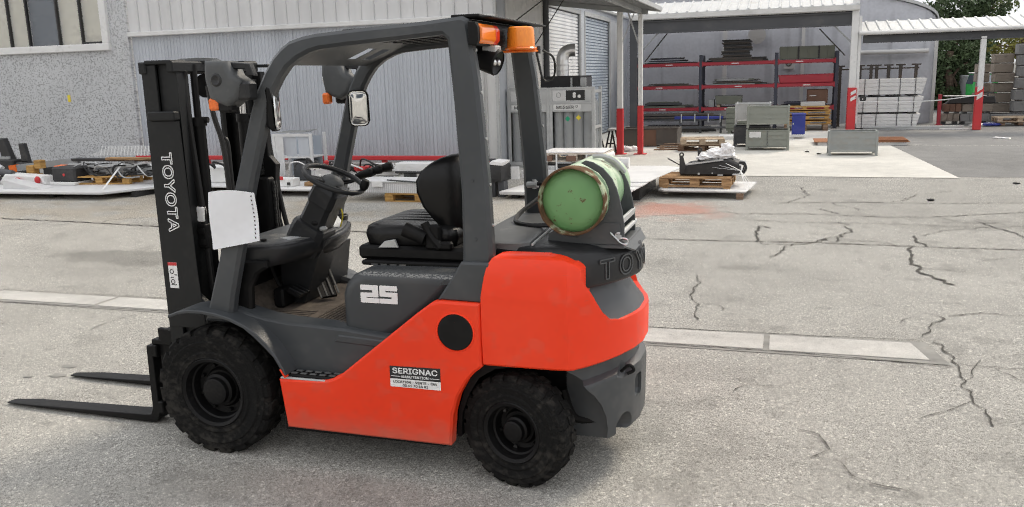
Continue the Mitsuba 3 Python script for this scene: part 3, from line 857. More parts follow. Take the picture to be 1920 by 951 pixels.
def wheel(name, x, y, R, wdt, face, rim_r, steer, lug_n, side, hub_r):
    """wheel whose outer face points to -y (side -1), built about its centre and turned by steer degrees"""
    h = wdt / 2; g = .011 if R > .3 else .007
    prof = [(rim_r, -h + .022), (rim_r + .012, -h + .006), (rim_r + .02, -h + .008), (rim_r + .035, -h + .004), (rim_r + .045, -h + .009), (R * .80, -h), (R * .82, -h + .006), (R * .90, -h + .006), (R - g - .018, -h + .014),
            (R - g, -h + .036), (R - g + .003, 0), (R - g, h - .036), (R - g - .018, h - .014), (R * .8, h), (rim_r, h - .022)]
    parts = [rev(prof, (0, 0, 0), (0, 1, 0), 72)]
    for s in (-1, 1):
        for i in range(lug_n):
            a0 = (i + (.5 if s > 0 else 0)) / lug_n * 2 * PI
            da = 2 * PI / lug_n
            P = []
            for (t0, t1, yy, rr) in ((.04, .70, s * (h - .010), R - .030), (.04, .70, s * (h - .012), R - .012), (.05, .66, s * (h - .026), R), (.30, .80, s * .004, R + .001)):
                lo = []
                for t in np.linspace(t0, t1, 4):
                    a = a0 + t * da
                    lo.append((rr * math.cos(a), yy, rr * math.sin(a)))
                base = []
                for t in np.linspace(t0 - .03, t1 + .03, 4)[::-1]:
                    a = a0 + t * da; r0 = min(rr - .004, R - g - .012)
                    base.append((r0 * math.cos(a), yy, r0 * math.sin(a)))
                P.append(lo + base)
            parts.append(loft(P))
    tyre = cat(parts)
    rim = rev([(rim_r + .002, -h + .020), (rim_r + .010, -h + .010), (rim_r + .004, -h + .004), (rim_r - .012, -h + .012), (rim_r - .02, -h + .05), (rim_r - .028, -h + .055), (rim_r - .034, -h + .10), (rim_r * .62, -h + .105), (rim_r * .55, -h + .085), (0, -h + .085)], (0, 0, 0), (0, 1, 0), 48)
    back = rev([(rim_r, h - .03), (rim_r * .5, h - .05), (0, h - .05)], (0, 0, 0), (0, 1, 0), 32)
    hub = rev([(0, -h + .018), (hub_r * .62, -h + .018), (hub_r * .80, -h + .024), (hub_r * .84, -h + .045), (hub_r, -h + .052), (hub_r, -h + .09)], (0, 0, 0), (0, 1, 0), 28)
    def fin(m):
        if side > 0:
            m = flip(m)
        return mv(rot(m, 'z', steer), x, y, R - .006)
    k = knum(FK + '__' + name)
    obj(k + '__tyre', fin(tyre), 'f_rubber', smooth=28)
    obj(k + '__rim', fin(cat(rim, back)), 'f_rim', smooth=30)
    obj(k + '__hub', fin(hub), 'f_rim', smooth=30)
    for i in range(6 if R < .3 else 8):
        a = i / (6 if R < .3 else 8) * 2 * PI + .3; rr = rim_r * (.74 if R < .3 else .70)
        obj(k + '__wheel_nut', fin(cyl((rr * math.cos(a), -h + .104, rr * math.sin(a)), (rr * math.cos(a), -h + .082, rr * math.sin(a)), .010, 6)), 'f_link' if R < .3 and i % 2 == 0 else 'f_rim', smooth=False)


wheel('drive_wheel', -1.6, -.475, .335, .195, 0, .175, 0, 20, -1, .085)
wheel('drive_wheel', -1.6, .475, .335, .195, 0, .175, 0, 20, 1, .085)
wheel('steer_wheel', 0, -.468, .271, .165, 0, .140, -13, 22, -1, .062)
wheel('steer_wheel', 0, .468, .271, .165, 0, .140, -13, 22, 1, .062)

# chassis and axles (dark, under everything)
part('chassis', cat(bx(-1.78, -.36, -.36, .36, .20, .68), bx(-.36, .36, -.30, .30, .26, .62), bx(-1.2, -.34, -.54, .54, .165, .46), bx(-1.25, -.30, -.33, .33, .15, .3), cyl((-1.6, -.42, .335), (-1.6, .42, .335), .09, 12), cyl((0, -.42, .27), (0, .42, .27), .055, 10)), 'f_black')
# red side panels
SK = [(-1.168, .192), (-.300, .186), (-.285, .34), (-.258, .43), (-.213, .508), (-.175, .55), (-.134, .583), (-.134, .878), (-.326, .882), (-.372, .868), (-.434, .823), (-.80, .532), (-.862, .482), (-.905, .462), (-.943, .452), (-1.196, .439)]
for s in (-1, 1):
    m = ext(SK, -.578, -.50, 'y', .010)
    sp = part('side_panel', m if s < 0 else flip(m), 'f_red')
    if s < 0:
        obj(sp + '__fuel_cap', rev([(0, .003), (.082, .003), (.086, .0), (.086, -.02)], (-.254, -.5775, .741), (0, -1, 0), 40), 'f_black')
        obj(sp + '__cap_ring', rev([(.0865, -.01), (.0865, .0045), (.093, .003), (.096, -.01)], (-.254, -.5775, .741), (0, -1, 0), 40), 'f_red')
        o0 = A(-.463, -.5785, .505)
        obj(sp + '__sticker', cat(ext([(-.590, .4575), (-.336, .4570), (-.336, .497), (-.590, .4975)], -.5795, -.578, 'y')), 'f_label', 'white lower half of the advertising sticker')
        obj(sp + '__sticker', cat(ext([(-.590, .4977), (-.336, .4972), (-.336, .562), (-.590, .558)], -.5795, -.578, 'y')), 'm_ink', 'black upper half of the advertising sticker')
        for (s_, h_, w_, cx, cz_, mm) in (('SERIGNAC', .028, .226, -.463, .5385, 'f_label'), ('MANUTENTION', .0125, .135, -.463, .5105, 'f_label'), ('LOCATION - VENTE - SAV', .0125, .222, -.463, .4845, 'm_ink'), ('05 61 70 14 81', .0125, .128, -.463, .4675, 'm_ink')):
            obj(sp + '__sticker__lettering', txt(s_, h_, w_, (cx, -.5796, cz_), (1, 0, .008), (0, 0, 1), .0012), mm, smooth=False)
        for a, b in ((-.585, -.537), (-.389, -.342)):
            obj(sp + '__sticker__rule', bx(a, b, -.5808, -.5796, .509, .5115), 'f_label', smooth=False)
# step with slotted tread
k = part('step', cat(bx(-1.17, -.885, -.555, -.40, .435, .462, .006)), 'f_black')
for i in range(4):
    for j in range(5):
        x = -1.145 + j * .052 + .01 * (i % 2)
        obj(k + '__tread_bar', bx(x, x + .036, -.548 + i * .034, -.530 + i * .034, .4625, .470, .003), 'f_grey_dusty')
obj(k + '__edge', bx(-1.19, -.92, -.572, -.556, .441, .452, .004), 'm_galv')
# grey frame side beside the floor
FS = [(-1.62, .755), (-1.47, .765), (-1.40, .745), (-1.30, .722), (-1.18, .708), (-1.05, .703), (-.86, .695), (-.62, .672), (-.50, .66), (-.50, .44), (-1.20, .44), (-1.26, .58), (-1.36, .68), (-1.50, .725)]
for s in (-1, 1):
    m = ext(FS, -.488, -.36, 'y', .016); part('frame_side', m if s < 0 else flip(m), 'f_grey')
    m = ext([(-.93, .62), (-.52, .60), (-.52, .645), (-.90, .665)], -.494, -.44, 'y', .01); part('frame_rib', m if s < 0 else flip(m), 'f_grey')
# fenders over the drive wheels
arc = [(-1.800, .735), (-1.74, .757), (-1.68, .768), (-1.60, .769), (-1.52, .760), (-1.44, .742), (-1.36, .710), (-1.29, .668), (-1.235, .618), (-1.19, .560), (-1.155, .500), (-1.145, .468)]
inn = [(x - .004 if z > .7 else x - .018, z - .018 if z > .6 else z - .004) for x, z in arc]
for s in (-1, 1):
    m = ext(np.array(arc + inn[::-1]), -.592, -.40, 'y', .004); fk = part('fender', m if s < 0 else flip(m), 'f_grey', smooth=40)
    if s < 0:
        obj(fk + '__red_tip', ext(np.array([(-1.168, .50), (-1.144, .458), (-1.150, .456), (-1.176, .497)]), -.5955, -.565, 'y'), 'f_red')

# overhead guard
GO = [(-1.625, .70), (-1.600, .765), (-1.478, 1.144), (-1.380, 1.433), (-1.300, 1.686), (-1.275, 1.757), (-1.240, 1.838), (-1.198, 1.912), (-1.149, 1.980), (-1.105, 2.020), (-1.058, 2.050), (-.99, 2.068), (-.919, 2.079), (-.652, 2.096), (-.397, 2.108), (-.205, 2.124), (-.178, 2.110), (-.139, 1.854), (-.101, 1.42), (-.085, 1.088), (-.098, .96), (-.138, .882)]
GI = [(-.300, .886), (-.262, .93), (-.228, 1.05), (-.226, 1.156), (-.227, 1.371), (-.251, 1.743), (-.276, 2.030), (-.30, 2.050), (-.502, 2.036), (-.762, 2.021), (-.90, 2.010), (-.953, 1.998), (-1.015, 1.972), (-1.069, 1.935), (-1.112, 1.886), (-1.149, 1.829), (-1.180, 1.762), (-1.207, 1.685), (-1.295, 1.395), (-1.445, .835), (-1.47, .70)]
def lean(m):
    v = np.asarray(m.vertices).copy(); v[:, 1] += .06 * (v[:, 2] - .75) / 1.35; return tm(v, m.faces)
gm = lean(ext(np.array(GO + GI), -.538, -.468, 'y', .016))
for s in (-1, 1):
    g_ = part('guard_frame', gm if s < 0 else flip(gm), 'f_grey', 'dark grey overhead guard frame on the near side' if s < 0 else 'dark grey overhead guard frame on the far side')
    for (x, z, nx) in ((-.158, 1.98, 1), (-.137, 1.80, 1), (-.118, 1.60, 1), (-.104, 1.40, 1), (-.093, 1.22, 1), (-.084, 1.06, 1)):
        yy = -.503 + .06 * (z - .75) / 1.35
        obj(g_ + '__bolt', cyl((x - .004, (yy if s < 0 else -yy), z), (x + .008, (yy if s < 0 else -yy), z), .007, 6), 'm_galv', smooth=False)
    for (x, z) in ((-.17, 1.42), (-.16, 1.16)):
        yy = -.539 + .06 * (z - .75) / 1.35
        obj(g_ + '__bolt', cyl((x, yy + .002, z), (x, yy - .005, z), .007, 6) if s < 0 else flip(cyl((x, yy + .002, z), (x, yy - .005, z), .007, 6)), 'f_grey', smooth=False)
    # foot of the rear pillar
    m = ext([(-.345, .880), (-.31, .93), (-.262, 1.00), (-.225, 1.06), (-.086, 1.06), (-.098, .96), (-.128, .874)], -.552, -.44, 'y', .010); part('pillar_foot', m if s < 0 else flip(m), 'f_grey')
# roof: front header with two slots, long bars, rear beam
def incl(x0, x1, y0, y1):
    zz = lambda x: 2.052 + (x + .85) * .40
    return ext([(x0, zz(x0)), (x1, zz(x1)), (x1, zz(x1) + .005), (x0, zz(x0) + .005)], y0, y1, 'y')
for q in ((-.92, -.80, -.43, .43), (-1.12, -1.05, -.43, .43), (-1.05, -.92, -.43, .06), (-1.05, -.92, .15, .23), (-1.05, -.92, .32, .43)):
    part('guard_header', incl(*q), 'f_grey', smooth=False)
for y in np.arange(-.36, .37, .12):
    part('roof_bar', bar((-.80, y, 2.062), (-.20, y, 2.085), .045, .03), 'f_black', smooth=False)
part('roof_plate', ext([(-.80, 2.088), (-.19, 2.108), (-.19, 2.113), (-.80, 2.093)], -.43, .43, 'y'), 'f_black', smooth=False)
part('rear_beam', cat(bx(-.255, -.165, -.44, .44, 1.985, 2.10, .012)), 'f_black')
part('rear_lip', cat(bx(-.19, -.08, -.445, .445, 2.113, 2.121, .002), bx(-.26, -.13, -.46, -.33, 2.117, 2.131, .003)), 'f_black')
lb = part('rear_light_bar', extr(np.array([(-.165, 2.0), (-.128, 1.998), (-.118, 2.02), (-.118, 2.07), (-.130, 2.095), (-.165, 2.098)]), -.515, .36, 'y', .006, 2), 'f_black')
obj(lb + '__lens', extr(np.array([(-.150, 2.008), (-.122, 2.006), (-.108, 2.024), (-.108, 2.068), (-.122, 2.088), (-.150, 2.090)]), -.300, -.245, 'y', .006, 2), 'f_lens_red', 'red rear lamp lens')
obj(lb + '__lens', extr(np.array([(-.150, 2.008), (-.122, 2.006), (-.108, 2.024), (-.108, 2.068), (-.122, 2.088), (-.150, 2.090)]), -.490, -.302, 'y', .006, 2), 'f_lens_orange', 'orange part of the rear lamp')
bc = part('beacon', rev([(0, .092), (.050, .092), (.059, .086), (.062, .07), (.064, .02), (.064, 0)], (-.045, -.135, 1.995), (0, 0, 1), 28), 'f_beacon', 'orange warning beacon on the guard')
obj(bc + '__foot', cat(rev([(0, 0), (.07, 0), (.076, .006), (.07, .012), (0, .012)], (-.045, -.135, 1.982), (0, 0, 1), 24), bx(-.16, .03, -.16, -.07, 1.972, 1.981, .003)), 'f_lens_orange')
obj(bc + '__bolt', cyl((.03, -.10, 1.965), (.03, -.10, 1.998), .009, 8), 'm_black')
wl = part('work_lamp', rev([(0, -.07), (.040, -.07), (.055, -.055), (.059, .035), (.054, .042)], (-.14, -.30, 1.937), (.86, -.10, -.30), 24), 'f_black')
obj(wl + '__reflector', rev([(.054, .036), (.03, .02), (0, .016)], (-.14, -.30, 1.937), (.86, -.10, -.30), 20), 'f_seat')
for a in (-1, 1):
    e1, e2, d = frame3((.86, -.10, -.30))
    obj(wl + '__bulb', ell(A(-.14, -.30, 1.937) + d * .030 + e1 * .022 * a, .012, .012, .016, 2), 'f_chrome')
obj(wl + '__bracket', bx(-.165, -.10, -.34, -.26, 1.965, 2.0, .004), 'm_galv')
part('cable', tube([(-.06, .30, 1.99), (-.02, .36, 1.95), (-.03, .40, 1.86), (-.08, .38, 1.84), (-.10, .36, 1.93), (-.11, .35, 1.99)], .006, 6, 5), 'm_hose')

# headlights
HL = [(-1.27 + (a_ + 1.27) * .86, b_) for a_, b_ in ((-1.468, 1.975), (-1.33, 1.970), (-1.295, 1.905), (-1.25, 1.880), (-1.27, 1.80), (-1.345, 1.758), (-1.40, 1.775), (-1.455, 1.80), (-1.476, 1.90))]
for s in (-1, 1):
    m = extr(np.array(HL), -.60, -.47, 'y', .028)
    fx = (lambda q: q) if s < 0 else flip
    hk = part('headlight', fx(m), 'f_lamp', 'grey headlamp housing on the near front pillar' if s < 0 else 'grey headlamp housing on the far front pillar')
    obj(hk + '__pivot', fx(rev([(0, .002), (.014, .002), (.022, .006), (.030, .002), (.03, -.01)], (-1.375, -.600, 1.885), (0, -1, 0), 20)), 'f_plastic')
    obj(hk + '__lens', fx(rev([(0, .02), (.045, .012), (.056, 0), (.056, -.02)], (-1.435, -.535, 1.885), (-1, 0, .05), 20)), 'f_chrome')
    obj(hk + '__bracket', fx(cat(bx(-1.29, -1.22, -.585, -.50, 1.79, 1.875, .012), ext([(-1.33, 1.965), (-1.22, 1.955), (-1.20, 1.90), (-1.23, 1.90), (-1.245, 1.93), (-1.32, 1.935)], -.56, -.52, 'y', .004))), 'f_plastic')
    obj(hk + '__turn_signal', fx(bx(-1.440, -1.385, -.592, -.53, 1.745, 1.803, .010)) if s < 0 else bx(-1.445, -1.40, .465, .52, 1.735, 1.80, .010), 'm_orange')
    obj(hk + '__signal_case', fx(bx(-1.394, -1.32, -.588, -.525, 1.735, 1.79, .012)), 'f_black')
# mirrors
def mirror(o, ex, ey, w, h, lab):
    pts = np.array([(-w / 2 + r_, -h / 2 + q_) for r_, q_ in ((.0, .03), (.012, .008), (.03, 0))] + [(w / 2 - .03, -h / 2), (w / 2 - .012, -h / 2 + .008), (w / 2, -h / 2 + .03), (w / 2, h / 2 - .03), (w / 2 - .012, h / 2 - .008), (w / 2 - .03, h / 2), (-w / 2 + .03, h / 2), (-w / 2 + .012, h / 2 - .008), (-w / 2, h / 2 - .03)])
    body = loft([lift(inset(pts, .02), -.03, 'z'), lift(pts, -.01, 'z'), lift(pts, .006, 'z'), lift(inset(pts, .004), .008, 'z')])
    k = part('mirror', put(body, o, ex, ey), 'f_black', lab)
    R_ = .55; L_ = []
    for i_ in (1, .86, .72, .58, .44, .30, .16, .04):
        q_ = inset(pts, .007) * i_
        L_.append(np.column_stack([q_, .0085 + np.sqrt(R_ ** 2 - (q_ ** 2).sum(1)) - np.sqrt(R_ ** 2 - (h / 2) ** 2 - (w / 2) ** 2)]))
    obj(k + '__glass', put(loft(L_), o, ex, ey), 'f_mirror', smooth=True)
    return k
mk = mirror((-1.175, .40, 1.712), (.93, .36, 0), (-.04, -.13, 1), .118, .205, 'rounded rear-view mirror on the far pillar')
obj(mk + '__arm', cyl((-1.20, .43, 1.76), (-1.25, .49, 1.76), .009, 8), 'f_black')
mk = mirror((-1.19, -.43, 1.752), (-.30, .954, 0), (-.03, 0, 1), .13, .225, 'slim rear-view mirror beside the near pillar')
obj(mk + '__arm', cyl((-1.25, -.47, 1.80), (-1.21, -.44, 1.80), .009, 8), 'f_black')

# dashboard, column, steering wheel
DP = np.array([(-1.56, -.44), (-1.40, -.435), (-1.31, -.415), (-1.245, -.365), (-1.205, -.29), (-1.18, -.20), (-1.15, -.12), (-1.13, -.02), (-1.14, .08), (-1.17, .18), (-1.21, .28), (-1.25, .36), (-1.32, .42), (-1.42, .44), (-1.56, .44)])
def dz(p, z, i):
    q = inset(p, i); return lift(q, z, 'z')
def lower(p, k):
    q = p.copy(); q[:, 0] = -1.56 + (q[:, 0] + 1.56) * k; q[:, 1] *= .99; return q
part('dashboard', loft([lift(lower(DP, .62), .945, 'z'), lift(lower(DP, .88), .965, 'z'), lift(lower(DP, .975), 1.005, 'z'), dz(DP, 1.045, 0), dz(DP, 1.062, .004), dz(DP, 1.072, .018)]), 'f_plastic', smooth=50)
part('dash_top', loft([dz(DP, 1.0715, .022), dz(DP, 1.0765, .026)]), 'f_grey_dusty', smooth=50)
part('dash_front', cat(bx(-1.58, -1.50, -.43, .43, .70, .95, .01), ext([(-1.56, .70), (-1.41, .70), (-1.40, .86), (-1.36, .93), (-1.30, .965), (-1.30, 1.0), (-1.56, 1.0)], -.448, -.40, 'y', .012), bx(-1.56, -1.38, .40, .44, .72, 1.02, .012)), 'f_black')
part('dash_pillar', loft([lift(np.array([(-1.45, -.10), (-1.30, -.12), (-1.30, .07), (-1.45, .07)]), .70, 'z'), lift(np.array([(-1.42, -.13), (-1.20, -.12), (-1.20, .06), (-1.42, .08)]), .95, 'z'), lift(np.array([(-1.42, -.14), (-1.13, -.13), (-1.13, .05), (-1.42, .09)]), 1.05, 'z')]), 'f_plastic')
part('dash_pillar', loft([lift(np.array([(-1.52, .26), (-1.36, .24), (-1.34, .43), (-1.52, .43)]), .70, 'z'), lift(np.array([(-1.52, .22), (-1.30, .20), (-1.30, .43), (-1.52, .43)]), .95, 'z')]), 'f_plastic')
part('dash_display', cat(loft([lift(np.array([(-1.34, .17), (-1.24, .15), (-1.25, .27), (-1.36, .29)]), 1.07, 'z'), lift(np.array([(-1.345, .175), (-1.27, .16), (-1.28, .265), (-1.36, .285)]), 1.115, 'z')])), 'm_galv')
part('cup_holder', rev([(.052, 0), (.058, .03), (.052, .034), (.045, .03), (.045, .0)], (-1.33, .36, 1.07), (0, 0, 1), 22), 'f_plastic')
part('dash_panel', cat(ext(np.array([(-1.34, -.24), (-1.26, -.28), (-1.24, -.20), (-1.31, -.18)]), 1.0735, 1.0795, 'z'), ext(np.array([(-1.30, .08), (-1.19, .10), (-1.23, .22), (-1.31, .18)]), 1.0735, 1.082, 'z')), 'm_galv')
part('key_switch', cyl((-1.38, -.33, 1.07), (-1.38, -.33, 1.088), .016, 10), 'f_black')
def sq(c, ax, w, d, o=.2):
    """rounded rectangle loop about c with plane normal ax; w across (x-ish), d along y"""
    ax = A(*ax) / np.linalg.norm(ax); ey = A(0, 1, 0); ex = np.cross(ey, ax); q = []
    for u, v in ((-1, -.7), (-.7, -1), (.7, -1), (1, -.7), (1, .7), (.7, 1), (-.7, 1), (-1, .7)):
        q.append(A(*c) + ex * u * w / 2 + ey * v * d / 2)
    return q
AX = A(.50, 0, .866)
C0 = A(-1.29, -.09, 1.00)
part('column_cover', loft([sq(C0, AX, .19, .19), sq(C0 + AX * .13, AX, .195, .19), sq(C0 + AX * .155, AX, .18, .18), sq(C0 + AX * .16, AX, .15, .15)]), 'f_plastic')
part('steering_column', loft([sq(C0 + AX * .10, AX, .15, .15), sq(C0 + AX * .27, AX, .14, .155), sq(C0 + AX * .285, AX, .155, .175), sq(C0 + AX * .36, AX, .15, .17), sq(C0 + AX * .385, AX, .11, .13)]), 'f_plastic')
for i in range(5):
    part('column_vent', bar(C0 + AX * (.31 + .012 * i) + A(.064, -.04, -.036) * 0 + A(-.02, -.0735, 0), C0 + AX * (.31 + .012 * i) + A(.03, -.0735, -.03), .004, .005), 'f_black', smooth=False)
part('column_knob', ell(C0 + AX * .17 + A(.03, -.072, 0), .022, .012, .014, 1), 'f_black')
part('cloth_tag', ell(C0 + AX * .17 + A(.065, -.055, -.03), .024, .02, .014, 2, .25, 4), 'm_steel_grey')
SW = A(-1.075, -.115, 1.372); N = A(.42, -.02, .905); N /= np.linalg.norm(N)
e1, e2, _ = frame3(N)
ring = [SW + .158 * (math.cos(t) * e1 + math.sin(t) * e2) for t in np.arange(40) * 2 * PI / 40]
swk = part('steering_wheel', cat(sweep(ring, circ(.0135, 10), True)), 'f_plastic', smooth=60)
obj(swk + '__hub', rev([(0, .030), (.030, .027), (.056, .008), (.060, -.02), (.045, -.045), (0, -.05)], SW - N * .012, N, 24), 'f_lamp', smooth=50)
for t in (.25, 2.35, 4.45):
    d = math.cos(t) * e1 + math.sin(t) * e2; s_ = -math.sin(t) * e1 + math.cos(t) * e2
    obj(swk + '__spoke', loft([[SW + d * r - N * n_ + s_ * w for w, n_ in ((-ww, .012), (ww, .012), (ww, .028 - r * .05), (-ww, .028 - r * .05))] for r, ww in ((.04, .028), (.15, .016))]), 'f_plastic')
kp = SW + A(.145, .03, -.06)
obj(swk + '__knob', rev([(0, .062), (.018, .058), (.024, .04), (.022, .015), (.012, 0), (0, 0)], kp, N, 16), 'f_black')
obj(swk + '__shaft', cyl(SW - N * .10, SW - N * .03, .025, 12), 'f_black')
for i, (dx, dy, dz_) in enumerate(((-.16, .20, .00), (-.145, .26, .012), (-.12, .32, .03))):
    tip = A(-1.06 + .045 * i, .19 + .03 * i, 1.362 + .014 * i); b0 = tip + A(-.16, -.06, -.05)
    lk = part('lever', tube([b0, b0 * .4 + tip * .6 + A(0, 0, -.02), tip], .007, 6, 4), 'f_black')
    obj(lk + '__grip', rev([(0, 0), (.014, .002), (.019, .03), (.022, .06), (.026, .085), (.018, .1), (0, .104)], tip - A(.04, .02, .01), (.94, .2, .24), 12), 'f_black')
part('column_cable', tube([(-1.12, -.03, 1.27), (-1.08, -.04, 1.18), (-1.13, .02, 1.10)], .004, 6, 5), 'm_yellow')

# floor and pedals
fl = part('floor', bx(-1.54, -.80, -.425, .44, .660, .694, .006), 'f_mat')
part('toe_board', ext([(-1.56, .69), (-1.40, .69), (-1.53, .86), (-1.56, .86)], -.42, .42, 'y'), 'f_mat')
obj(fl + '__groove_rib', [bx(-1.10 + i * .023, -1.088 + i * .023, -.40, .42, .6935, .6985) for i in range(11)] + [bx(-1.42, -1.15, -.40 + i * .03, -.388 + i * .03, .6935, .6985) for i in range(6)], 'f_mat', kind='stuff', smooth=False)
ped = part('accelerator_pedal', bar((-1.335, .10, .845), (-1.205, -.02, .715), .085, .016), 'f_black')
for i in range(4):
    o = A(.022, .024, .004) * (i - 1.5) + A(.006, 0, .008)
    obj(ped + '__rib', bar(A(-1.335, .10, .845) + o, A(-1.205, -.02, .715) + o, .009, .006), 'f_grey_dusty', smooth=False)
for (x, y, z) in ((-1.30, -.17, .775), (-1.33, .00, .80)):
    pk = part('brake_pedal', bar((x - .035, y, z + .02), (x + .035, y, z - .012), .11, .016), 'f_black', smooth=False)
    obj(pk + '__arm', tube([(x - .01, y, z), (x - .09, y + .01, z - .01), (x - .16, y + .02, z + .10), (x - .17, y + .02, z + .2)], .011, 6, 4), 'f_black')
    for i in range(3):
        obj(pk + '__rib', bar((x - .035 + .004, y - .035 + i * .035, z + .0305), (x + .035 + .004, y - .035 + i * .035, z - .0015), .012, .004), 'f_plastic', smooth=False)
part('inching_box', bx(-1.42, -1.36, -.23, -.12, .70, .80, .01), 'f_black')
part('dash_switch', bx(-1.47, -1.43, -.398, -.385, .78, .84, .004), 'm_galv')

# engine hood with the number, seat
HD = np.array([(-.892, .60), (-.892, .85), (-.872, .905), (-.835, .945), (-.765, .978), (-.30, .985), (-.27, .955), (-.335, .885), (-.40, .82), (-.55, .70), (-.66, .635)])
hk = part('engine_hood', extr(HD, -.455, .455, 'y', .055), 'f_hood', 'dark grey seat base with a white number', smooth=50)
o25 = (-.683, -.4565, .866)
def two(x0): return [(x0, 0, .085, .018), (x0 + .067, .0, .018, .047), (x0, .031, .085, .016), (x0, .0, 0, 0)]
def glyph(rows, o):
    g = shapely.ops.unary_union([shapely.box(a - .0003, c - .0003, b + .0003, d + .0003) for a, b, c, d in rows]).buffer(.0012).buffer(-.005).buffer(.005)
    return cat([put(trimesh.creation.extrude_polygon(q, .0015, engine='earcut'), (o[0], o[1] + .0003, o[2]), (1, 0, 0), (0, 0, 1)) for q in getattr(g, 'geoms', [g])])
obj(hk + '__number', glyph([(-.097, -.006, .020, .042), (-.034, -.006, .0041, .0199), (-.097, -.006, -.0145, .004), (-.097, -.069, -.0219, -.0146), (-.097, -.004, -.043, -.022)], o25), 'f_label', smooth=False)
obj(hk + '__number', glyph([(.004, .094, .020, .042), (.004, .032, .0101, .0199), (.004, .094, -.0095, .010), (.066, .094, -.0219, -.0096), (.001, .094, -.043, -.022)], o25), 'f_label', smooth=False)
def scuff():
    r = np.random.RandomState(3); ms = []
    for i in range(90):
        x = -.80 + r.rand() * .5; z = .968 - abs(r.randn()) * .010
        ms.append(bx(x, x + .004 + .012 * r.rand(), -.4495 + (.968 - z) * .0 - .002, -.4400, z, z + .002 + .004 * r.rand()))
    return ms
part('seat_box', cat(bx(-.835, -.30, -.33, .33, .975, 1.0, .008)), 'f_black')
sb = part('seat_base', cat(bx(-.865, -.28, -.30, .28, 1.0, 1.068, .015)), 'f_black')
obj(sb + '__slot', [bx(-.78 + .05 * i, -.745 + .05 * i, -.3315, -.3295, .978, .986) for i in range(4)], 'f_grey_dusty', smooth=False)
seat = part('seat_cushion', loft([lift(inset(q, i), z, 'z') for q in [np.array([(-.85, -.20), (-.82, -.26), (-.74, -.285), (-.42, -.27), (-.36, -.24), (-.36, .24), (-.42, .27), (-.74, .285), (-.82, .26), (-.85, .20)])] for z, i in ((1.064, .012), (1.075, 0), (1.12, -.012), (1.150, .0), (1.165, .025), (1.170, .06))]), 'f_seat', smooth=60)
for y in (-.12, -.04, .04, .12):
    obj(seat + '__seam', tube([(-.80, y, 1.166), (-.6, y, 1.172), (-.42, y, 1.170)], .004, 6), 'f_black')
sl = []
for z_, w_, xf, xc, xb in ((1.085, .150, -.415, -.405, -.350), (1.13, .165, -.425, -.40, -.345), (1.19, .192, -.475, -.40, -.338), (1.26, .208, -.525, -.405, -.330), (1.33, .216, -.550, -.41, -.326), (1.385, .214, -.552, -.41, -.326), (1.43, .202, -.528, -.405, -.328), (1.465, .180, -.488, -.395, -.332), (1.49, .145, -.445, -.385, -.338), (1.503, .10, -.405, -.378, -.345)):
    h_ = [(xb, -w_ * .55), (xb - .02, -w_ * .85), ((xf + xb) / 2, -w_ * .985), (xf + .02, -w_), (xf, -w_ * .97), (xf + .012, -w_ * .88), ((xf + xc) / 2, -w_ * .74), (xc, -w_ * .5), (xc + .004, -w_ * .2)]
    h_ = h_ + [(x_, -y_) for x_, y_ in h_[::-1]]
    sl.append([(x_, y_ - .05, z_) for x_, y_ in h_])
sbk = part('seat_back', loft(sl), 'f_seat', 'black bucket seat back', smooth=60)
for y_ in (-.10, .0):
    obj(sbk + '__seam', tube([(-.412, y_, 1.15), (-.418, y_, 1.30), (-.412, y_, 1.42)], .004, 6), 'f_black')
part('seat_belt', cat(cyl((-.60, -.315, 1.16), (-.50, -.30, 1.115), .036, 14), tube([(-.50, -.30, 1.19), (-.47, -.30, 1.13), (-.42, -.30, 1.07)], .022, 8, 4)), 'f_black')
part('seat_lever', ext([(-.745, 1.062), (-.71, 1.095), (-.655, 1.105), (-.64, 1.065)], -.315, -.298, 'y', .003), 'm_galv')
part('seat_bracket', cat(bx(-.50, -.42, -.31, -.27, 1.06, 1.18, .01), bx(-.46, -.36, -.315, -.28, 1.06, 1.10, .01)), 'f_black')

# counterweight: red upper body with a recess, dark lower body, black rear hood
def plan(i, sc=1.0):
    h_ = [(-.128, -.576), (.18, -.575), (.266, -.569), (.292, -.552), (.345, -.490), (.402, -.40), (.452, -.30), (.497, -.18), (.518, -.08)]
    P = np.array(h_ + [(x, -y) for x, y in h_[::-1]])
    return inset(P, i)
cw = loft([lift(plan(i), z, 'z') for z, i in ((.592, .012), (.602, .002), (.70, 0), (.90, 0), (.925, .002), (1.0, .014), (1.05, .026), (1.080, .045), (1.092, .068), (1.097, .10))])
yz = [(-.56, 1.2), (-.535, 1.05), (-.495, .965), (-.458, .89), (-.42, .828), (-.375, .785), (-.29, .765), (.29, .765), (.375, .785), (.42, .828), (.458, .89), (.495, .965), (.535, 1.05), (.56, 1.2)]
rec = ext(yz, .31, .8, 'x')
tophole = bx(-.2, .6, -.445, .445, 1.06, 1.3)
topcut = ext([(.17, 1.3), (.17, 1.094), (.205, 1.090), (.235, 1.083), (.26, 1.072), (.283, 1.058), (.301, 1.042), (.315, 1.022), (.325, 1.0), (.332, .97), (.34, .94), (.34, 1.3)], -.7, .7, 'y')
part('counterweight', cut(cw, rec, tophole, topcut), 'f_red', 'orange-red cast counterweight body', smooth=19)
cwi = loft([lift(plan(i), z, 'z') for z, i in ((.60, .03), (.757, .014), (.80, .05), (.93, .13), (1.06, .14))])
part('counterweight_recess', cwi, 'f_grey', smooth=40)
cwl = loft([lift(plan(i), z, 'z') for z, i in ((.198, .03), (.212, .018), (.28, .014), (.49, .010), (.505, .014), (.52, .045), (.59, .05))])
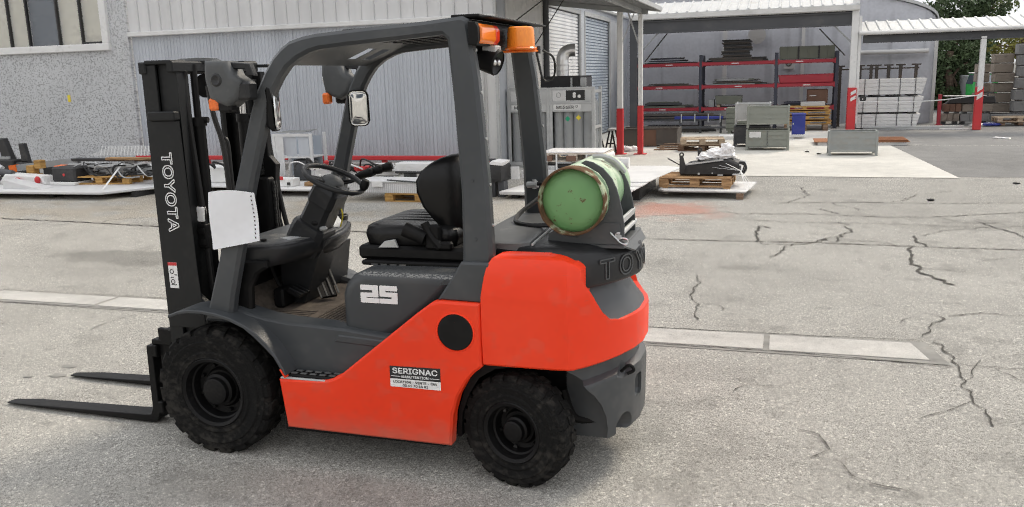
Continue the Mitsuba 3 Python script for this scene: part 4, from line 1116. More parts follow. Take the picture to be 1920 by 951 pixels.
wellL = rev([(0, -.7), (.405, -.7), (.405, -.34), (0, -.34)], (-.005, 0, .262), (0, 1, 0), 40)
wellR = rev([(0, .34), (.405, .34), (.405, .7), (0, .7)], (-.005, 0, .262), (0, 1, 0), 40)
part('counterweight_base', cut(cwl, wellL, wellR, bx(-.3, .20, -.7, .7, .1, .56), bx(-.3, .33, -.335, .335, .1, .40), bx(.43, .8, -.335, -.19, .475, .555, .02), bx(.47, .8, -.16, -.07, .34, .45, .02), cyl((.40, -.255, .235), (.8, -.205, .235), .062, 18), bx(.43, .8, .19, .335, .475, .555, .02), cyl((.40, .255, .235), (.8, .205, .235), .062, 18)), 'f_grey', 'dark grey lower counterweight', smooth=30)
part('tow_eye', tube([(.44, -.255, .50), (.48, -.255, .535), (.50, -.25, .51), (.47, -.25, .49)], .008, 6, 4), 'f_black')
part('wheel_well', cat(bx(-.28, .25, -.36, .36, .56, .60), ext([(-.30, .20), (-.285, .34), (-.25, .45), (-.20, .53), (-.12, .588), (.02, .60), (.15, .585), (.02, .57), (-.1, .55), (-.18, .50), (-.23, .42), (-.27, .32), (-.28, .2)], -.49, -.30, 'y'), flip(ext([(-.30, .20), (-.285, .34), (-.25, .45), (-.20, .53), (-.12, .588), (.02, .60), (.15, .585), (.02, .57), (-.1, .55), (-.18, .50), (-.23, .42), (-.27, .32), (-.28, .2)], -.49, -.30, 'y'))), 'f_black', smooth=40)
part('exhaust_pipe', tube([(.18, -.33, .42), (.22, -.33, .30), (.28, -.32, .275), (.38, -.31, .275)], .026, 10, 4), 'f_black')
HP = [(-.115, -.452), (.13, -.452), (.225, -.445), (.285, -.425), (.325, -.388), (.375, -.325), (.42, -.25), (.462, -.16), (.492, -.07), (.500, -.02)]
HP = np.array(HP + [(x, -y) for x, y in HP[::-1]])
def hl(z, i, tilt=0):
    q = lift(inset(HP, i), z, 'z'); return q
def hood_z(q, z0, slope):
    q = q.copy(); q[:, 2] = z0 + slope * (q[:, 0] - .2); return q
rh = loft([hood_z(lift(inset(HP, i), 0, 'z'), z, s_) for z, i, s_ in ((.932, .05, .0), (.926, .012, .0), (.942, .0, .0), (1.03, .0, -.0), (1.078, .012, -.03), (1.098, .032, -.06), (1.108, .062, -.06), (1.112, .11, -.06))])
rhk = part('rear_hood', rh, 'f_plastic', 'black plastic rear hood with embossed letters', smooth=50)
part('hood_panel', loft([lift(np.array([(-.25, -.43), (.0, -.43), (.06, -.405), (.02, .40), (-.25, .43)]), 1.094, 'z'), lift(np.array([(-.25, -.43), (-.01, -.425), (.05, -.39), (.0, .39), (-.25, .42)]), 1.126, 'z'), lift(np.array([(-.24, -.40), (-.02, -.40), (.03, -.37), (-.02, .37), (-.24, .40)]), 1.134, 'z')]), 'f_grey_dusty', smooth=40)
part('hood_edge', tube([(.066, -.40, 1.12), (.03, .40, 1.128)], .006, 6), 'm_galv')
# embossed word along the curved rear face
Hn = HP[np.argsort(HP[:, 1])]
for i, ch in enumerate('TOYOTA'):
    y = (-.305 + .122 * i)
    f_ = lambda t: np.interp(t, Hn[:, 1], Hn[:, 0])
    d = A(f_(y + .03) - f_(y - .03), .06, 0); d /= np.linalg.norm(d)
    o = A(f_(y), y, 1.0) + A(d[1], -d[0], 0) * .001
    obj(rhk + '__letter', outline(ch, .092, .10 if ch != 'T' else .092, .0055, o, d, (0, 0, 1), .004), 'f_bracket', smooth=False)

# LPG bracket
BN = [(.262, 1.474), (.284, 1.486), (.319, 1.478), (.364, 1.451), (.402, 1.408), (.424, 1.362), (.437, 1.318), (.449, 1.261), (.458, 1.197), (.460, 1.107), (.10, 1.107), (.11, 1.15), (.15, 1.170), (.20, 1.158), (.26, 1.159), (.315, 1.180), (.358, 1.214), (.385, 1.265), (.392, 1.317), (.387, 1.361), (.372, 1.395), (.343, 1.430), (.30, 1.455)]
bn = np.array(BN)
lpk = part('tank_bracket', cat(ext(bn, -.268, -.256, 'y', .002), ext(bn - [(.015, .02)], .115, .127, 'y', .002)), 'f_bracket')
part('bracket_base', cat(bx(.06, .46, -.275, .20, 1.088, 1.106, .003), loft([[(.455, -.275, 1.096), (.455, .20, 1.096), (.455, .20, 1.104), (.455, -.275, 1.104)], [(.485, -.15, 1.055), (.485, .16, 1.055), (.491, .16, 1.061), (.491, -.15, 1.061)]])), 'f_bracket')
part('bracket_plate', ext([(.16, 1.108), (.45, 1.108), (.44, 1.205), (.365, 1.205), (.24, 1.135), (.19, 1.14)], -.275, -.269, 'y'), 'f_bracket')
part('bracket_rod', cyl((.435, -.285, 1.145), (.435, .17, 1.145), .012, 12), 'm_galv')
part('bracket_rod', bx(.425, .44, -.25, .15, 1.185, 1.215, .003), 'm_galv')
part('latch', cat(bar((.30, .10, 1.46), (.37, .12, 1.41), .035, .03), tube([(.25, .05, 1.475), (.30, .05, 1.475), (.35, .08, 1.45), (.39, .12, 1.39)], .012, 6, 4)), 'm_galv')
part('clip_pin', cat(tube([(.40, -.29, 1.165), (.425, -.292, 1.14), (.45, -.292, 1.118), (.475, -.292, 1.115), (.478, -.292, 1.135), (.455, -.292, 1.142), (.43, -.292, 1.135), (.425, -.292, 1.16), (.445, -.292, 1.165)], .0035, 6, 4)), 'f_chrome')
part('gas_hose', tube([(-.15, .40, 1.285), (-.10, .39, 1.30), (-.075, .35, 1.27), (-.10, .27, 1.225), (-.155, .15, 1.175), (-.15, .05, 1.145), (-.06, -.02, 1.14), (.06, -.06, 1.15)], .012, 8, 6), 'm_hose')
part('hose_fitting', cat(cyl((-.19, .41, 1.285), (-.13, .395, 1.29), .018, 10), cyl((-.15, .40, 1.265), (-.15, .40, 1.315), .012, 8)), 'm_galv')

# the gas bottle lies in the bracket: its own thing
gb = thing('gas_bottle', 'green gas bottle with rusty rim lying across the rear of the forklift', 'gas bottle')
TC = (.240, 0, 1.314)
obj(gb + '__shell', rev([(0, -.335), (.10, -.332), (.134, -.315), (.149, -.285), (.150, .30), (.135, .37), (.09, .42), (0, .44)], TC, (0, 1, 0), 48), 'f_tank_pale', smooth=50)
obj(gb + '__end_cap', rev([(0, -.352), (.09, -.349), (.130, -.338), (.1435, -.325)], TC, (0, 1, 0), 48), 'f_tank', 'green domed end of the gas bottle', smooth=60)
def rim_ring():
    prof = [(.144, -.32), (.144, -.372), (.1475, -.380), (.153, -.375), (.1545, -.36), (.1545, -.315), (.150, -.310)]
    m = rev(prof, TC, (0, 1, 0), 64); v = np.asarray(m.vertices).copy()
    v += (meshkit.fbm(v * 22, 3, 2)[:, None] - .5) * .008
    return tm(v, m.faces)
obj(gb + '__rim', rim_ring(), 'm_rust', 'rusty foot ring of the gas bottle', smooth=50)
obj(gb + '__valve', cat(cyl((.24, .43, 1.314), (.24, .50, 1.314), .03, 12), rev([(.08, .37), (.10, .37), (.10, .48), (.08, .48)], TC, (0, 1, 0), 20)), 'm_galv')

# mast
for s in (-1, 1):
    fx = (lambda q: q) if s < 0 else flip
    rail_ = cat(bx(-1.99, -1.905, -.362, -.345, .12, 1.97, .003), bx(-1.99, -1.972, -.345, -.25, .12, 1.97), bx(-1.905, -1.80, -.338, -.322, .12, 1.97), bx(-1.815, -1.797, -.338, -.25, .12, 1.97))
    mk = part('mast_rail', fx(rail_), 'f_mast', 'near upright mast rail with outlined white letters' if s < 0 else 'far upright mast rail')
    obj(mk + '__cover_plate', fx(ext([(-1.986, .60), (-1.75, .60), (-1.77, .90), (-1.788, 1.69), (-1.986, 1.69)], -.368, -.3625, 'y', .002)), 'f_mast')
    obj(mk + '__stiffener', fx(bx(-1.965, -1.80, -.385, -.335, 1.692, 1.738, .006)), 'f_mast')
    obj(mk + '__inner_rail', fx(cat(bx(-1.965, -1.945, -.335, -.24, .15, 1.965), bx(-1.83, -1.818, -.32, -.24, .15, 1.96), bx(-1.95, -1.825, -.30, -.285, .15, 1.96))), 'f_black', smooth=False)
    if s < 0:
        obj(mk + '__lettering', outline('TOYOTA', .064, .41, .005, (-1.885, -.3695, 1.325), (.0, 0, -1), (1, 0, .0), .0012), 'f_label', smooth=False)
        lk = obj(mk + '__label', bx(-1.950, -1.895, -.3700, -.3680, .815, .955), 'f_label', smooth=False)
        obj(lk + '__head', bx(-1.950, -1.895, -.3712, -.3702, .937, .955), 'm_red', smooth=False)
        obj(lk + '__pictogram', cat(*[put(rev([(.009, 0), (.013, 0), (.013, .001), (.009, .001)], (0, 0, 0), (0, 0, 1), 12), (-1.93 + .002 * i, -.3703, .905 - .055 * i), (1, 0, 0), (0, 0, 1)) for i in range(2)], bx(-1.915, -1.90, -.3712, -.3702, .885, .89), bx(-1.94, -1.905, -.3712, -.3702, .832, .836), bx(-1.94, -1.92, -.3712, -.3702, .87, .874)), 'm_ink', smooth=False)
    obj(mk + '__lower_plate', fx(cat(bx(-1.99, -1.74, -.33, -.30, .12, .70, .004), ext([(-1.985, .60), (-1.735, .60), (-1.735, .74), (-1.80, .80), (-1.985, .80)], -.365, -.33, 'y', .004))), 'f_mast')
mb = part('mast_crossbar', cat(bx(-2.0, -1.955, -.372, .372, 1.925, 1.985, .006), bx(-1.96, -1.80, -.372, -.25, 1.972, 1.992, .004), bx(-1.96, -1.80, .25, .372, 1.972, 1.992, .004), bx(-1.83, -1.79, -.372, .372, 1.930, 1.985, .006), bx(-1.82, -1.72, .36, .46, 1.955, 1.972, .003)), 'f_mast')
part('mast_crossbar', cat(bx(-1.90, -1.84, -.33, .33, 1.10, 1.18, .006), bx(-1.95, -1.88, -.33, .33, .16, .30, .006)), 'f_mast')
part('lift_cap', rev([(0, .02), (.10, .015), (.125, 0), (.125, -.01)], (-1.88, -.05, 1.988), (0, 0, 1), 24), 'f_mast')
for y in (-.20, .20):
    ck = part('lift_cylinder', cat(cyl((-1.80, y, .2), (-1.80, y, 1.66), .034, 16), cyl((-1.80, y, 1.655), (-1.80, y, 1.70), .042, 16)), 'f_black')
    obj(ck + '__rod', cyl((-1.80, y, 1.70), (-1.80, y, 1.97), .018, 12), 'f_chrome' if y > 0 else 'f_black')
    obj(ck + '__fitting', cyl((-1.80, y, 1.685), (-1.745, y + .01, 1.685), .016, 10), 'f_black')
    obj(ck + '__band', rev([(.034, 0), (.039, 0), (.039, .05), (.034, .05)], (-1.80, y, 1.02), (0, 0, 1), 16), 'f_mast')
sh = part('chain_pulley', rev([(0, -.02), (.03, -.02), (.05, -.018), (.062, -.02), (.055, -.006), (.055, .006), (.062, .02), (.03, .02), (0, .02)], (-1.80, -.10, 1.86), (0, 1, 0), 28), 'f_black')
part('chain_pulley', rev([(0, -.02), (.03, -.02), (.05, -.018), (.062, -.02), (.055, -.006), (.055, .006), (.062, .02), (.03, .02), (0, .02)], (-1.80, .10, 1.86), (0, 1, 0), 28), 'f_black')


def chain(x, y, z0, z1):
    ms = []
    for i in range(int((z1 - z0) / .019)):
        z = z0 + i * .019
        for j in (-1, 1):
            ms.append(bx(x - .008, x + .008, y + j * .010 - .004 + (.004 if i % 2 else 0), y + j * .010 + .002 + (.004 if i % 2 else 0), z, z + .017))
        ms.append(bx(x - .004, x + .004, y - .016, y + .016, z + .006, z + .011))
    return ms


part('lift_chain', chain(-1.838, -.235, .3, 1.93), 'f_link', kind='stuff', smooth=False)
part('lift_chain', chain(-1.775, .295, 1.34, 1.90), 'f_link', kind='stuff', smooth=False)
part('lift_chain', chain(-1.69, .285, .72, 1.32), 'f_link', kind='stuff', smooth=False)
part('mast_hose', sweep(spl([(-1.80, -.27, 1.94), (-1.815, -.275, 1.88), (-1.805, -.275, 1.70), (-1.785, -.275, 1.4), (-1.765, -.275, 1.1), (-1.755, -.275, .8), (-1.72, -.27, .62)], 5), circ(.013, 8) * [1, 1.6]), 'm_hose')
part('mast_hose', tube([(-1.78, -.12, 1.86), (-1.76, -.12, 1.70), (-1.73, -.10, 1.5), (-1.72, -.10, 1.0), (-1.72, -.10, .6)], .014, 8, 5), 'm_hose')
part('mast_hose', tube([(-1.77, -.06, 1.58), (-1.74, -.05, 1.56), (-1.735, -.05, 1.4), (-1.73, -.05, .9), (-1.72, -.05, .6)], .010, 8, 5), 'm_hose')
hk2 = part('hose_clamp', bx(-1.80, -1.755, -.292, -.262, 1.16, 1.24, .005), 'f_label')
part('hose_clamp', cat(bx(-1.80, -1.745, -.30, -.25, 1.02, 1.15, .006), bx(-1.79, -1.75, -.31, -.30, 1.04, 1.07), bx(-1.79, -1.75, -.31, -.30, 1.10, 1.13)), 'f_black')
part('mast_guard_plate', cat(ext([(-1.80, 1.93), (-1.745, 1.93), (-1.735, 1.45), (-1.69, 1.40), (-1.70, 1.33), (-1.73, .75), (-1.80, .75)], .315, .365, 'y', .004), bx(-1.80, -1.70, .24, .31, .7, 1.33, .01)), 'f_black')
for yy, x in ((.33, -1.72), (.36, -1.70)):
    part('mast_hose', tube([(-1.79, yy, 1.9), (-1.75, yy, 1.5), (x, yy, 1.15), (x + .04, yy, .95), (x + .10, yy - .05, .8)], .014, 8, 5), 'm_hose')
part('tilt_cylinder', cat(cyl((-1.80, -.28, .62), (-1.35, -.28, .60), .035, 12), cyl((-1.80, .28, .62), (-1.35, .28, .60), .035, 12)), 'f_black')
# carriage and forks
cr = part('carriage', cat(bx(-2.16, -2.125, -.33, .36, .40, .47, .006), bx(-2.16, -2.125, -.33, .36, .07, .14, .006), bx(-2.13, -2.0, -.30, -.27, .08, .56, .006), bx(-2.13, -2.0, .27, .30, .08, .56, .006), bx(-2.16, -2.03, -.32, -.27, .472, .50, .004), cyl((-2.06, -.32, .52), (-2.06, -.26, .52), .045, 14)), 'f_black')
for y in (-.265, .225):
    prof = [(-2.162, .46), (-2.200, .46), (-2.205, .09), (-2.222, .055), (-2.26, .050), (-3.11, .028), (-3.30, .018), (-3.30, .012), (-2.22, .008), (-2.175, .025), (-2.16, .07)]
    m = ext(np.array(prof), y - .055, y + .055, 'y', .003)
    v = np.asarray(m.vertices).copy()
    t = np.clip((-2.99 - v[:, 0]) / .34, 0, 1)
    v[:, 1] = y + (v[:, 1] - y) * (1 - .55 * t ** 1.6)
    fk_ = part('fork', tm(v, m.faces), 'f_black', smooth=30)
    obj(fk_ + '__hook', bx(-2.172, -2.12, y - .04, y + .04, .462, .49, .005), 'f_black')

# sheet of paper taped to the near front pillar
Pp = []
for j in range(9):
    for i in range(9):
        u, v_ = i / 8, j / 8
        x = -1.535 + .262 * u + .012 * v_ * u; z = 1.353 - v_ * (.285 - .055 * u) + .014 * math.sin(u * 3.1) * (1 - v_)
        Pp.append((x, -.5435 + .0555 * (z - .75) / 1.35 - .008 - .012 * math.sin(u * 3.3) - .006 * math.sin(v_ * 5 + u * 2), z))
Fp = []
for j in range(8):
    for i in range(8):
        a = j * 9 + i; Fp += [[a, a + 1, a + 10], [a, a + 10, a + 9]]
V0 = np.array(Pp); V1 = V0 + [0, .0008, 0]
Ff = np.array(Fp)
pm = tm(np.vstack([V0, V1]), np.vstack([Ff, Ff[:, ::-1] + len(V0)]))
pp = obj('paper_sheet', pm, 'm_paper', 'plain white sheet of paper taped to the near front pillar of the forklift', 'paper', smooth=True)
for i in range(11):
    u = .93; v_ = .08 + .84 * i / 10
    x = -1.535 + .262 * u + .012 * v_ * u; z = 1.353 - v_ * (.285 - .055 * u) + .014 * math.sin(u * 3.1) * (1 - v_)
    y = -.5435 + .0555 * (z - .75) / 1.35 - .008 - .012 * math.sin(u * 3.3) - .006 * math.sin(v_ * 5 + u * 2)
    obj(pp + '__punch_hole', mv(bx(-.003, .003, -.0012, .0, -.004, .004), x, y - .0002, z), 'm_ink', smooth=False)

# ================================================================ YARD OBJECTS


def place(m, x, y, z, deg=0):
    return mv(rot(m, 'z', deg), x, y, z)


def pallet(label, x, y, z, deg=0, L=1.2, W=.8, mat='m_wood', g=None, seed=0, bottom=True):
    """euro pallet, long side along its own x; parts: top boards, stringers, blocks, runners"""
    r = np.random.RandomState(seed); t = thing('pallet', label, 'pallet', g)
    f = lambda m: place(m, x, y, z, deg)
    for b, w in zip((-.345, -.172, 0, .172, .345), (.10, .075, .10, .075, .10)):
        obj(t + '__board', f(bx(-L / 2 + r.rand() * .01, L / 2 - r.rand() * .01, b * W / .8 - w / 2, b * W / .8 + w / 2, .122, .144, .003)), mat)
    for a in (-.53, 0, .53):
        a *= L / 1.2
        obj(t + '__cross_board', f(bx(a - .07, a + .07, -W / 2, W / 2, .10, .1215, .003)), mat)
        for b in (-.34, 0, .34):
            obj(t + '__block', f(bx(a - .07, a + .07, b * W / .8 - .05, b * W / .8 + .05, .022, .0995, .004)), mat)
    if bottom:
        for b in (-.34, 0, .34):
            obj(t + '__runner', f(bx(-L / 2, L / 2, b * W / .8 - .05, b * W / .8 + .05, 0, .0215, .003)), mat)
    return t


def stillage(label, x0, x1, y0, y1, z0, h, mat, g='grey steel stillage boxes', beads=(.42, .68)):
    t = thing('stillage', label, 'stillage', g)
    lg = .10 * h / .5
    for (a, b) in ((x0, y0), (x1 - .05, y0), (x0, y1 - .05), (x1 - .05, y1 - .05)):
        obj(t + '__leg', cat(bx(a, a + .05, b, b + .05, z0, z0 + h, .006), bx(a - .006, a + .056, b - .006, b + .056, z0, z0 + .012), bx(a + .008, a + .042, b + .008, b + .042, z0 + h, z0 + h + .02)), mat)
    zb = [lg] + [lg + (h - lg) * q for q in beads] + [h - .012]
    zb = sorted(zb)
    for i, (a, b) in enumerate(zip(zb[:-1], zb[1:])):
        obj(t + '__side_panel', cat(bx(x0 + .05, x1 - .05, y0 + .012, y0 + .02, z0 + a + .006, z0 + b - .006), bx(x0 + .05, x1 - .05, y0 + .004, y0 + .012, z0 + b - .012, z0 + b + .001), bx(x0 + .012, x0 + .02, y0 + .05, y1 - .05, z0 + a + .006, z0 + b - .006), bx(x1 - .02, x1 - .012, y0 + .05, y1 - .05, z0 + a + .006, z0 + b - .006), bx(x0 + .05, x1 - .05, y1 - .02, y1 - .012, z0 + a + .006, z0 + b - .006)), mat, smooth=False)
    obj(t + '__floor', bx(x0 + .02, x1 - .02, y0 + .02, y1 - .02, z0 + lg - .02, z0 + lg), mat)
    obj(t + '__rim', cat(bx(x0 + .04, x1 - .04, y0 - .004, y0 + .03, z0 + h - .022, z0 + h - .002, .004), bx(x0 + .04, x1 - .04, y1 - .03, y1 + .004, z0 + h - .022, z0 + h - .002, .004), bx(x0 - .004, x0 + .03, y0 + .04, y1 - .04, z0 + h - .02, z0 + h, .004), bx(x1 - .03, x1 + .004, y0 + .04, y1 - .04, z0 + h - .02, z0 + h, .004)), mat)
    return t


t = stillage('lower grey stillage of the near stack, with a white notice on its front', .26, 1.23, 16.83, 17.5, .008, .47, 'm_stillage_olive')
obj(t + '__notice', bx(.34, .60, 16.825, 16.838, .31, .44), 'm_white', 'white notice plate', smooth=False)
obj(t + '__clasp', bx(.74, .75, 16.82, 16.84, .12, .46), 'm_steel_dark', smooth=False)
stillage('upper grey stillage resting on the one with the white notice', .27, 1.22, 16.84, 17.5, .53, .49, 'm_stillage_olive', beads=(.28, .55))
stillage('lower dark grey stillage behind and left of the near stack', -.07, .80, 17.75, 18.5, .008, .50, 'm_steel_dark')
stillage('upper light grey stillage behind and left of the near stack', -.05, .78, 17.78, 18.5, .56, .50, 'm_galv')
stillage('single low grey stillage standing alone at the right end of the apron', 2.03, 3.01, 15.55, 16.2, .008, .51, 'm_stillage', beads=(.30, .62))
rp = thing('rusty_plate', 'flat rust-brown steel grating on bearers behind the single low stillage', 'steel plate')
obj(rp + '__sheet', bx(1.82, 3.95, 18.15, 19.3, .085, .10), 'm_rustplate')
obj(rp + '__bearer', cat(bx(1.9, 3.9, 18.2, 18.28, .01, .083), bx(1.9, 3.9, 19.1, 19.2, .01, .083)), 'm_white')
for i in range(26):
    obj(rp + '__bar', bx(2.95 + i * .038, 2.968 + i * .038, 18.16, 19.29, .1003, .135), 'm_rustplate', smooth=False)

# blue bin, blue beams, olive crates
t = thing('blue_bin', 'upright blue steel bin with a white foot beside the stacked stillages', 'bin')
obj(t + '__body', bx(1.30, 1.64, 20.4, 20.8, .12, .66, .012), 'm_blue')
obj(t + '__rim', bx(1.285, 1.655, 20.385, 20.815, .63, .67, .008), 'm_blue')
obj(t + '__foot', cat(bx(1.28, 1.66, 20.36, 20.84, .06, .118, .006), bx(1.30, 1.36, 20.4, 20.5, .008, .06), bx(1.58, 1.64, 20.4, 20.5, .008, .06)), 'm_white')
obj(t + '__handle', bx(1.32, 1.35, 20.375, 20.384, .38, .43), 'm_galv')
t = thing('blue_trestle', 'long blue lifting beam with hooks under the rack', 'beam')
obj(t + '__beam', cat(bx(-2.1, -.65, 22.6, 22.75, .44, .52, .01)), 'm_blue')
obj(t + '__lower_beam', bx(-2.0, -.5, 22.5, 22.62, .16, .22, .01), 'm_steel_dark')
for x in (-1.95, -1.35, -.75):
    obj(t + '__leg', bx(x, x + .06, 22.62, 22.72, .008, .438), 'm_steel_dark')
for x in (-1.9, -1.5, -1.1, -.75):
    obj(t + '__hook', cat(bx(x, x + .03, 22.57, 22.598, .34, .60, .004)), 'm_galv')
t = thing('olive_crate', 'dark olive ribbed crate under the middle of the rack', 'crate')
for i in range(4):
    obj(t + '__board', bx(-.56, .28, 22.4, 22.43, .17 + .15 * i, .305 + .15 * i, .006), 'm_olive')
obj(t + '__box', bx(-.55, .27, 22.432, 23.1, .1, .77), 'm_olive')
obj(t + '__feet', cat(bx(-.5, -.4, 22.45, 23.1, .008, .1), bx(.1, .2, 22.45, 23.1, .008, .1)), 'm_olive')
obj('white_slab', bx(-.62, .15, 20.2, 20.9, .008, .10, .006), 'm_white', 'low pale slab lying on the apron before the olive crate', 'slab')
for i, (x0, x1, z) in enumerate(((1.1, 2.45, .20), (1.1, 2.40, .35), (1.0, 2.42, .50), (.95, 2.38, .63))):
    t = thing('timber_pallet', ['lowest', 'second lowest', 'second highest', 'topmost'][i] + ' yellowish timber pallet in the stack under the right bay of the rack', 'pallet', 'timber pallets under the rack')
    y0 = 23.4
    obj(t + '__board', bx(x0, x1, y0, y0 + .9, z + .075, z + .10, .004), 'm_wood_yellow')
    obj(t + '__runner', bx(x0, x1, y0, y0 + .1, z, z + .024, .004), 'm_wood_yellow')
    for k in range(3):
        a = x0 + .04 + k * (x1 - x0 - .2) / 2
        obj(t + '__block', bx(a, a + .12, y0 + .005, y0 + .1, z + .0245, z + .0745, .004), 'm_wood_yellow')
obj('timber_bearer', cat(bx(1.1, 1.25, 23.4, 24.3, .008, .198, .01), bx(2.2, 2.35, 23.4, 24.3, .008, .198, .01), bx(1.6, 1.75, 23.4, 24.3, .008, .198, .01)), 'm_wood_old', 'dark timber bearers below the yellowish pallets', 'timber')
obj('foam_block', bx(1.55, 2.25, 23.6, 24.2, .735, .86, .01), 'm_galv', 'light grey slab on the topmost yellowish pallet', 'slab')

# ---------------- red pallet rack
rk = thing('pallet_rack', 'three bay storage rack with dark red beams and navy uprights', 'rack')
for x in (-3.72, -1.52, .80, 2.58):
    for y in (24.6, 25.6):
        obj(rk + '__upright', cat(bx(x - .05, x + .05, y - .04, y + .04, .008, 2.36, .008), bx(x - .08, x + .08, y - .07, y + .07, .008, .02)), 'm_navy')
    for z in (.4, 1.2, 2.0):
        obj(rk + '__brace', bar((x, 24.64, z), (x, 25.56, z + .35), .03, .03), 'm_navy', smooth=False)
for a, b in ((-3.67, -1.57), (-1.47, .75), (.85, 2.53)):
    for z in (.60, 1.30, 2.02):
        for y in (24.56, 25.6):
            k = obj(rk + '__beam', cat(bx(a, b, y, y + .05, z, z + .105, .008), bx(a - .01, a + .03, y - .012, y - .001, z - .03, z + .13), bx(b - .03, b + .01, y - .012, y - .001, z - .03, z + .13)), 'm_rackred')
            if y < 25:
                xm = a + (b - a) * (.3 + .3 * rng.random())
                obj(k + '__load_label', bx(xm, xm + .22, y - .006, y - .001, z + .035, z + .065), 'm_white', smooth=False)
    for z in (.60, 1.30, 2.02):
        obj(rk + '__shelf', bx(a + .02, b - .02, 24.62, 25.59, z + .07, z + .10), 'm_steel_dark', smooth=False)


def bundle(label, c, x0, x1, y0, y1, z0, zt, n, seed, mat, tube_r=.03):
    """loose bundle of dark sections lying along x: each bar a part"""
    r = np.random.RandomState(seed); t = thing('steel_bundle', label, c)
    cols = max(2, int((y1 - y0) / .15)); i = 0
    z = z0
    while i < n:
        for k in range(cols):
            if i >= n:
                break
            a = x0 + r.rand() * .3; b = x1 - r.rand() * .5; y = y0 + (k + .5) * (y1 - y0) / cols; h = tube_r * (1 + r.rand())
            obj(t + '__section', bx(a, b, y - .05, y + .05, z, z + h, .004), mat[int(r.rand() * len(mat))]); i += 1
        z += tube_r * 2 + .004
        x0 += .1; x1 -= .12
    return t


DK = ['m_steel_dark', 'm_black', 'm_oldsteel']
bundle('dark steel sections on the top shelf of the left bay', 'steel sections', -3.4, -1.6, 24.62, 25.5, 2.125, 2.3, 12, 1, ['m_black', 'm_navy'])
bundle('flat dark sections on the middle shelf of the left bay', 'steel sections', -3.35, -1.75, 24.62, 25.5, 1.405, 1.5, 9, 2, ['m_oldsteel', 'm_steel_dark'], .02)
bundle('dark beams on the lowest shelf of the left bay', 'steel sections', -3.5, -1.65, 24.62, 25.5, .705, .85, 8, 3, ['m_steel_dark', 'm_olive'], .045)
bundle('long dark sections on the top shelf of the middle bay', 'steel sections', -1.45, .65, 24.62, 25.5, 2.125, 2.25, 9, 4, ['m_black', 'm_oldsteel'], .035)
bundle('jumbled profiles on the middle shelf of the middle bay', 'steel sections', -1.3, .6, 24.62, 25.5, 1.405, 1.55, 14, 5, ['m_oldsteel', 'm_olive', 'm_steel_grey'], .03)
bundle('dark offcuts on the lowest shelf of the right bay', 'steel sections', .95, 2.5, 24.62, 25.5, .705, .8, 9, 6, ['m_black', 'm_navy'], .035)
bundle('black sections stored on the ground under the left bay', 'steel sections', -3.6, -.6, 23.6, 24.4, .33, .5, 14, 7, ['m_black', 'm_oldsteel', 'm_steel_dark'], .04)
bundle('dark ground-level sections under the middle bay', 'steel sections', -3.4, -.9, 23.0, 24.4, .03, .2, 16, 8, ['m_black', 'm_oldsteel'], .04)
t = thing('board_stack', 'tall stack of dark boards on top of the middle bay', 'board stack')
r = np.random.RandomState(8); z = 2.25
for i in range(13):
    a = r.randn() * .02; h = .043
    obj(t + '__board', bx(-.86 + a, .0 + a, 24.75, 25.45, z, z + h - .004, .004), ['m_black', 'm_oldsteel', 'm_steel_dark'][i % 3]); z += h
t = thing('olive_chest', 'long dark olive chest with battens on top of the right bay', 'chest')
obj(t + '__body', bx(.88, 2.5, 24.68, 25.4, 2.14, 2.53, .01), 'm_olive')
for i, x in enumerate((.9, 1.12, 1.42, 1.72, 2.02, 2.3)):
    obj(t + '__batten', bx(x, x + .05, 24.655, 24.678, 2.14, 2.53, .004), 'm_black' if i in (2, 4) else 'm_olive')
t = thing('red_crate', 'dark red steel trough on the middle shelf of the right bay', 'trough')
obj(t + '__trough', ext([(.86, 1.66), (2.51, 1.68), (2.50, 1.41), (.92, 1.41)], 24.62, 25.4, 'y', .02), 'm_rackred')
t = thing('brown_box', 'brown steel box on the lowest shelf of the right bay', 'box')
obj(t + '__body', bx(1.75, 2.36, 24.7, 25.3, .78, 1.20, .012), 'm_brown')
obj(t + '__label', bx(1.82, 2.02, 24.692, 24.699, 1.0, 1.03), 'm_white', smooth=False)
obj(t + '__skid', cat(bx(1.78, 1.9, 24.7, 25.3, .706, .779), bx(2.2, 2.32, 24.7, 25.3, .706, .779)), 'm_black')
t = thing('khaki_box', 'khaki box on skids on the lowest shelf of the middle bay', 'box')
obj(t + '__body', ext([(-1.06, 1.06), (-.22, 1.05), (-.24, .79), (-1.02, .79)], 24.66, 25.3, 'y', .01), 'm_olive')
obj(t + '__skid', cat(bx(-1.0, -.9, 24.7, 25.3, .706, .788), bx(-.36, -.26, 24.7, 25.3, .706, .788)), 'm_wood_pale')
obj('small_crate', bx(-1.27, -1.09, 24.7, 25.1, .706, .95, .01), 'm_steel_grey', 'small grey crate left of the khaki box', 'crate')

# dark plates and pallets before the rack
t = thing('steel_tray', 'open dark rusty steel tank on the apron right of the second red foot', 'tank')
obj(t + '__front', cat(bx(-2.45, -1.98, 17.9, 17.93, .03, .44)), 'm_brown')
obj(t + '__side', cat(bx(-1.978, -1.45, 17.88, 17.91, .06, .46)), 'm_oldsteel')
obj(t + '__body', cat(bx(-2.9, -2.452, 17.92, 17.95, .03, .45), bx(-2.9, -1.45, 18.8, 18.83, .03, .46), bx(-2.93, -2.9, 17.92, 18.8, .03, .46), bx(-1.48, -1.45, 17.92, 18.8, .03, .46), bx(-2.9, -1.5, 17.95, 18.8, .03, .05)), 'm_oldsteel')
obj(t + '__rim', cat(bx(-2.95, -1.42, 17.86, 17.95, .462, .485)), 'm_oldsteel')
pallet('broken wooden pallet heap, the higher one, before the stacked stillages', -.75, 17.0, .155, 6, 1.0, .8, 'm_wood_pale', seed=2)
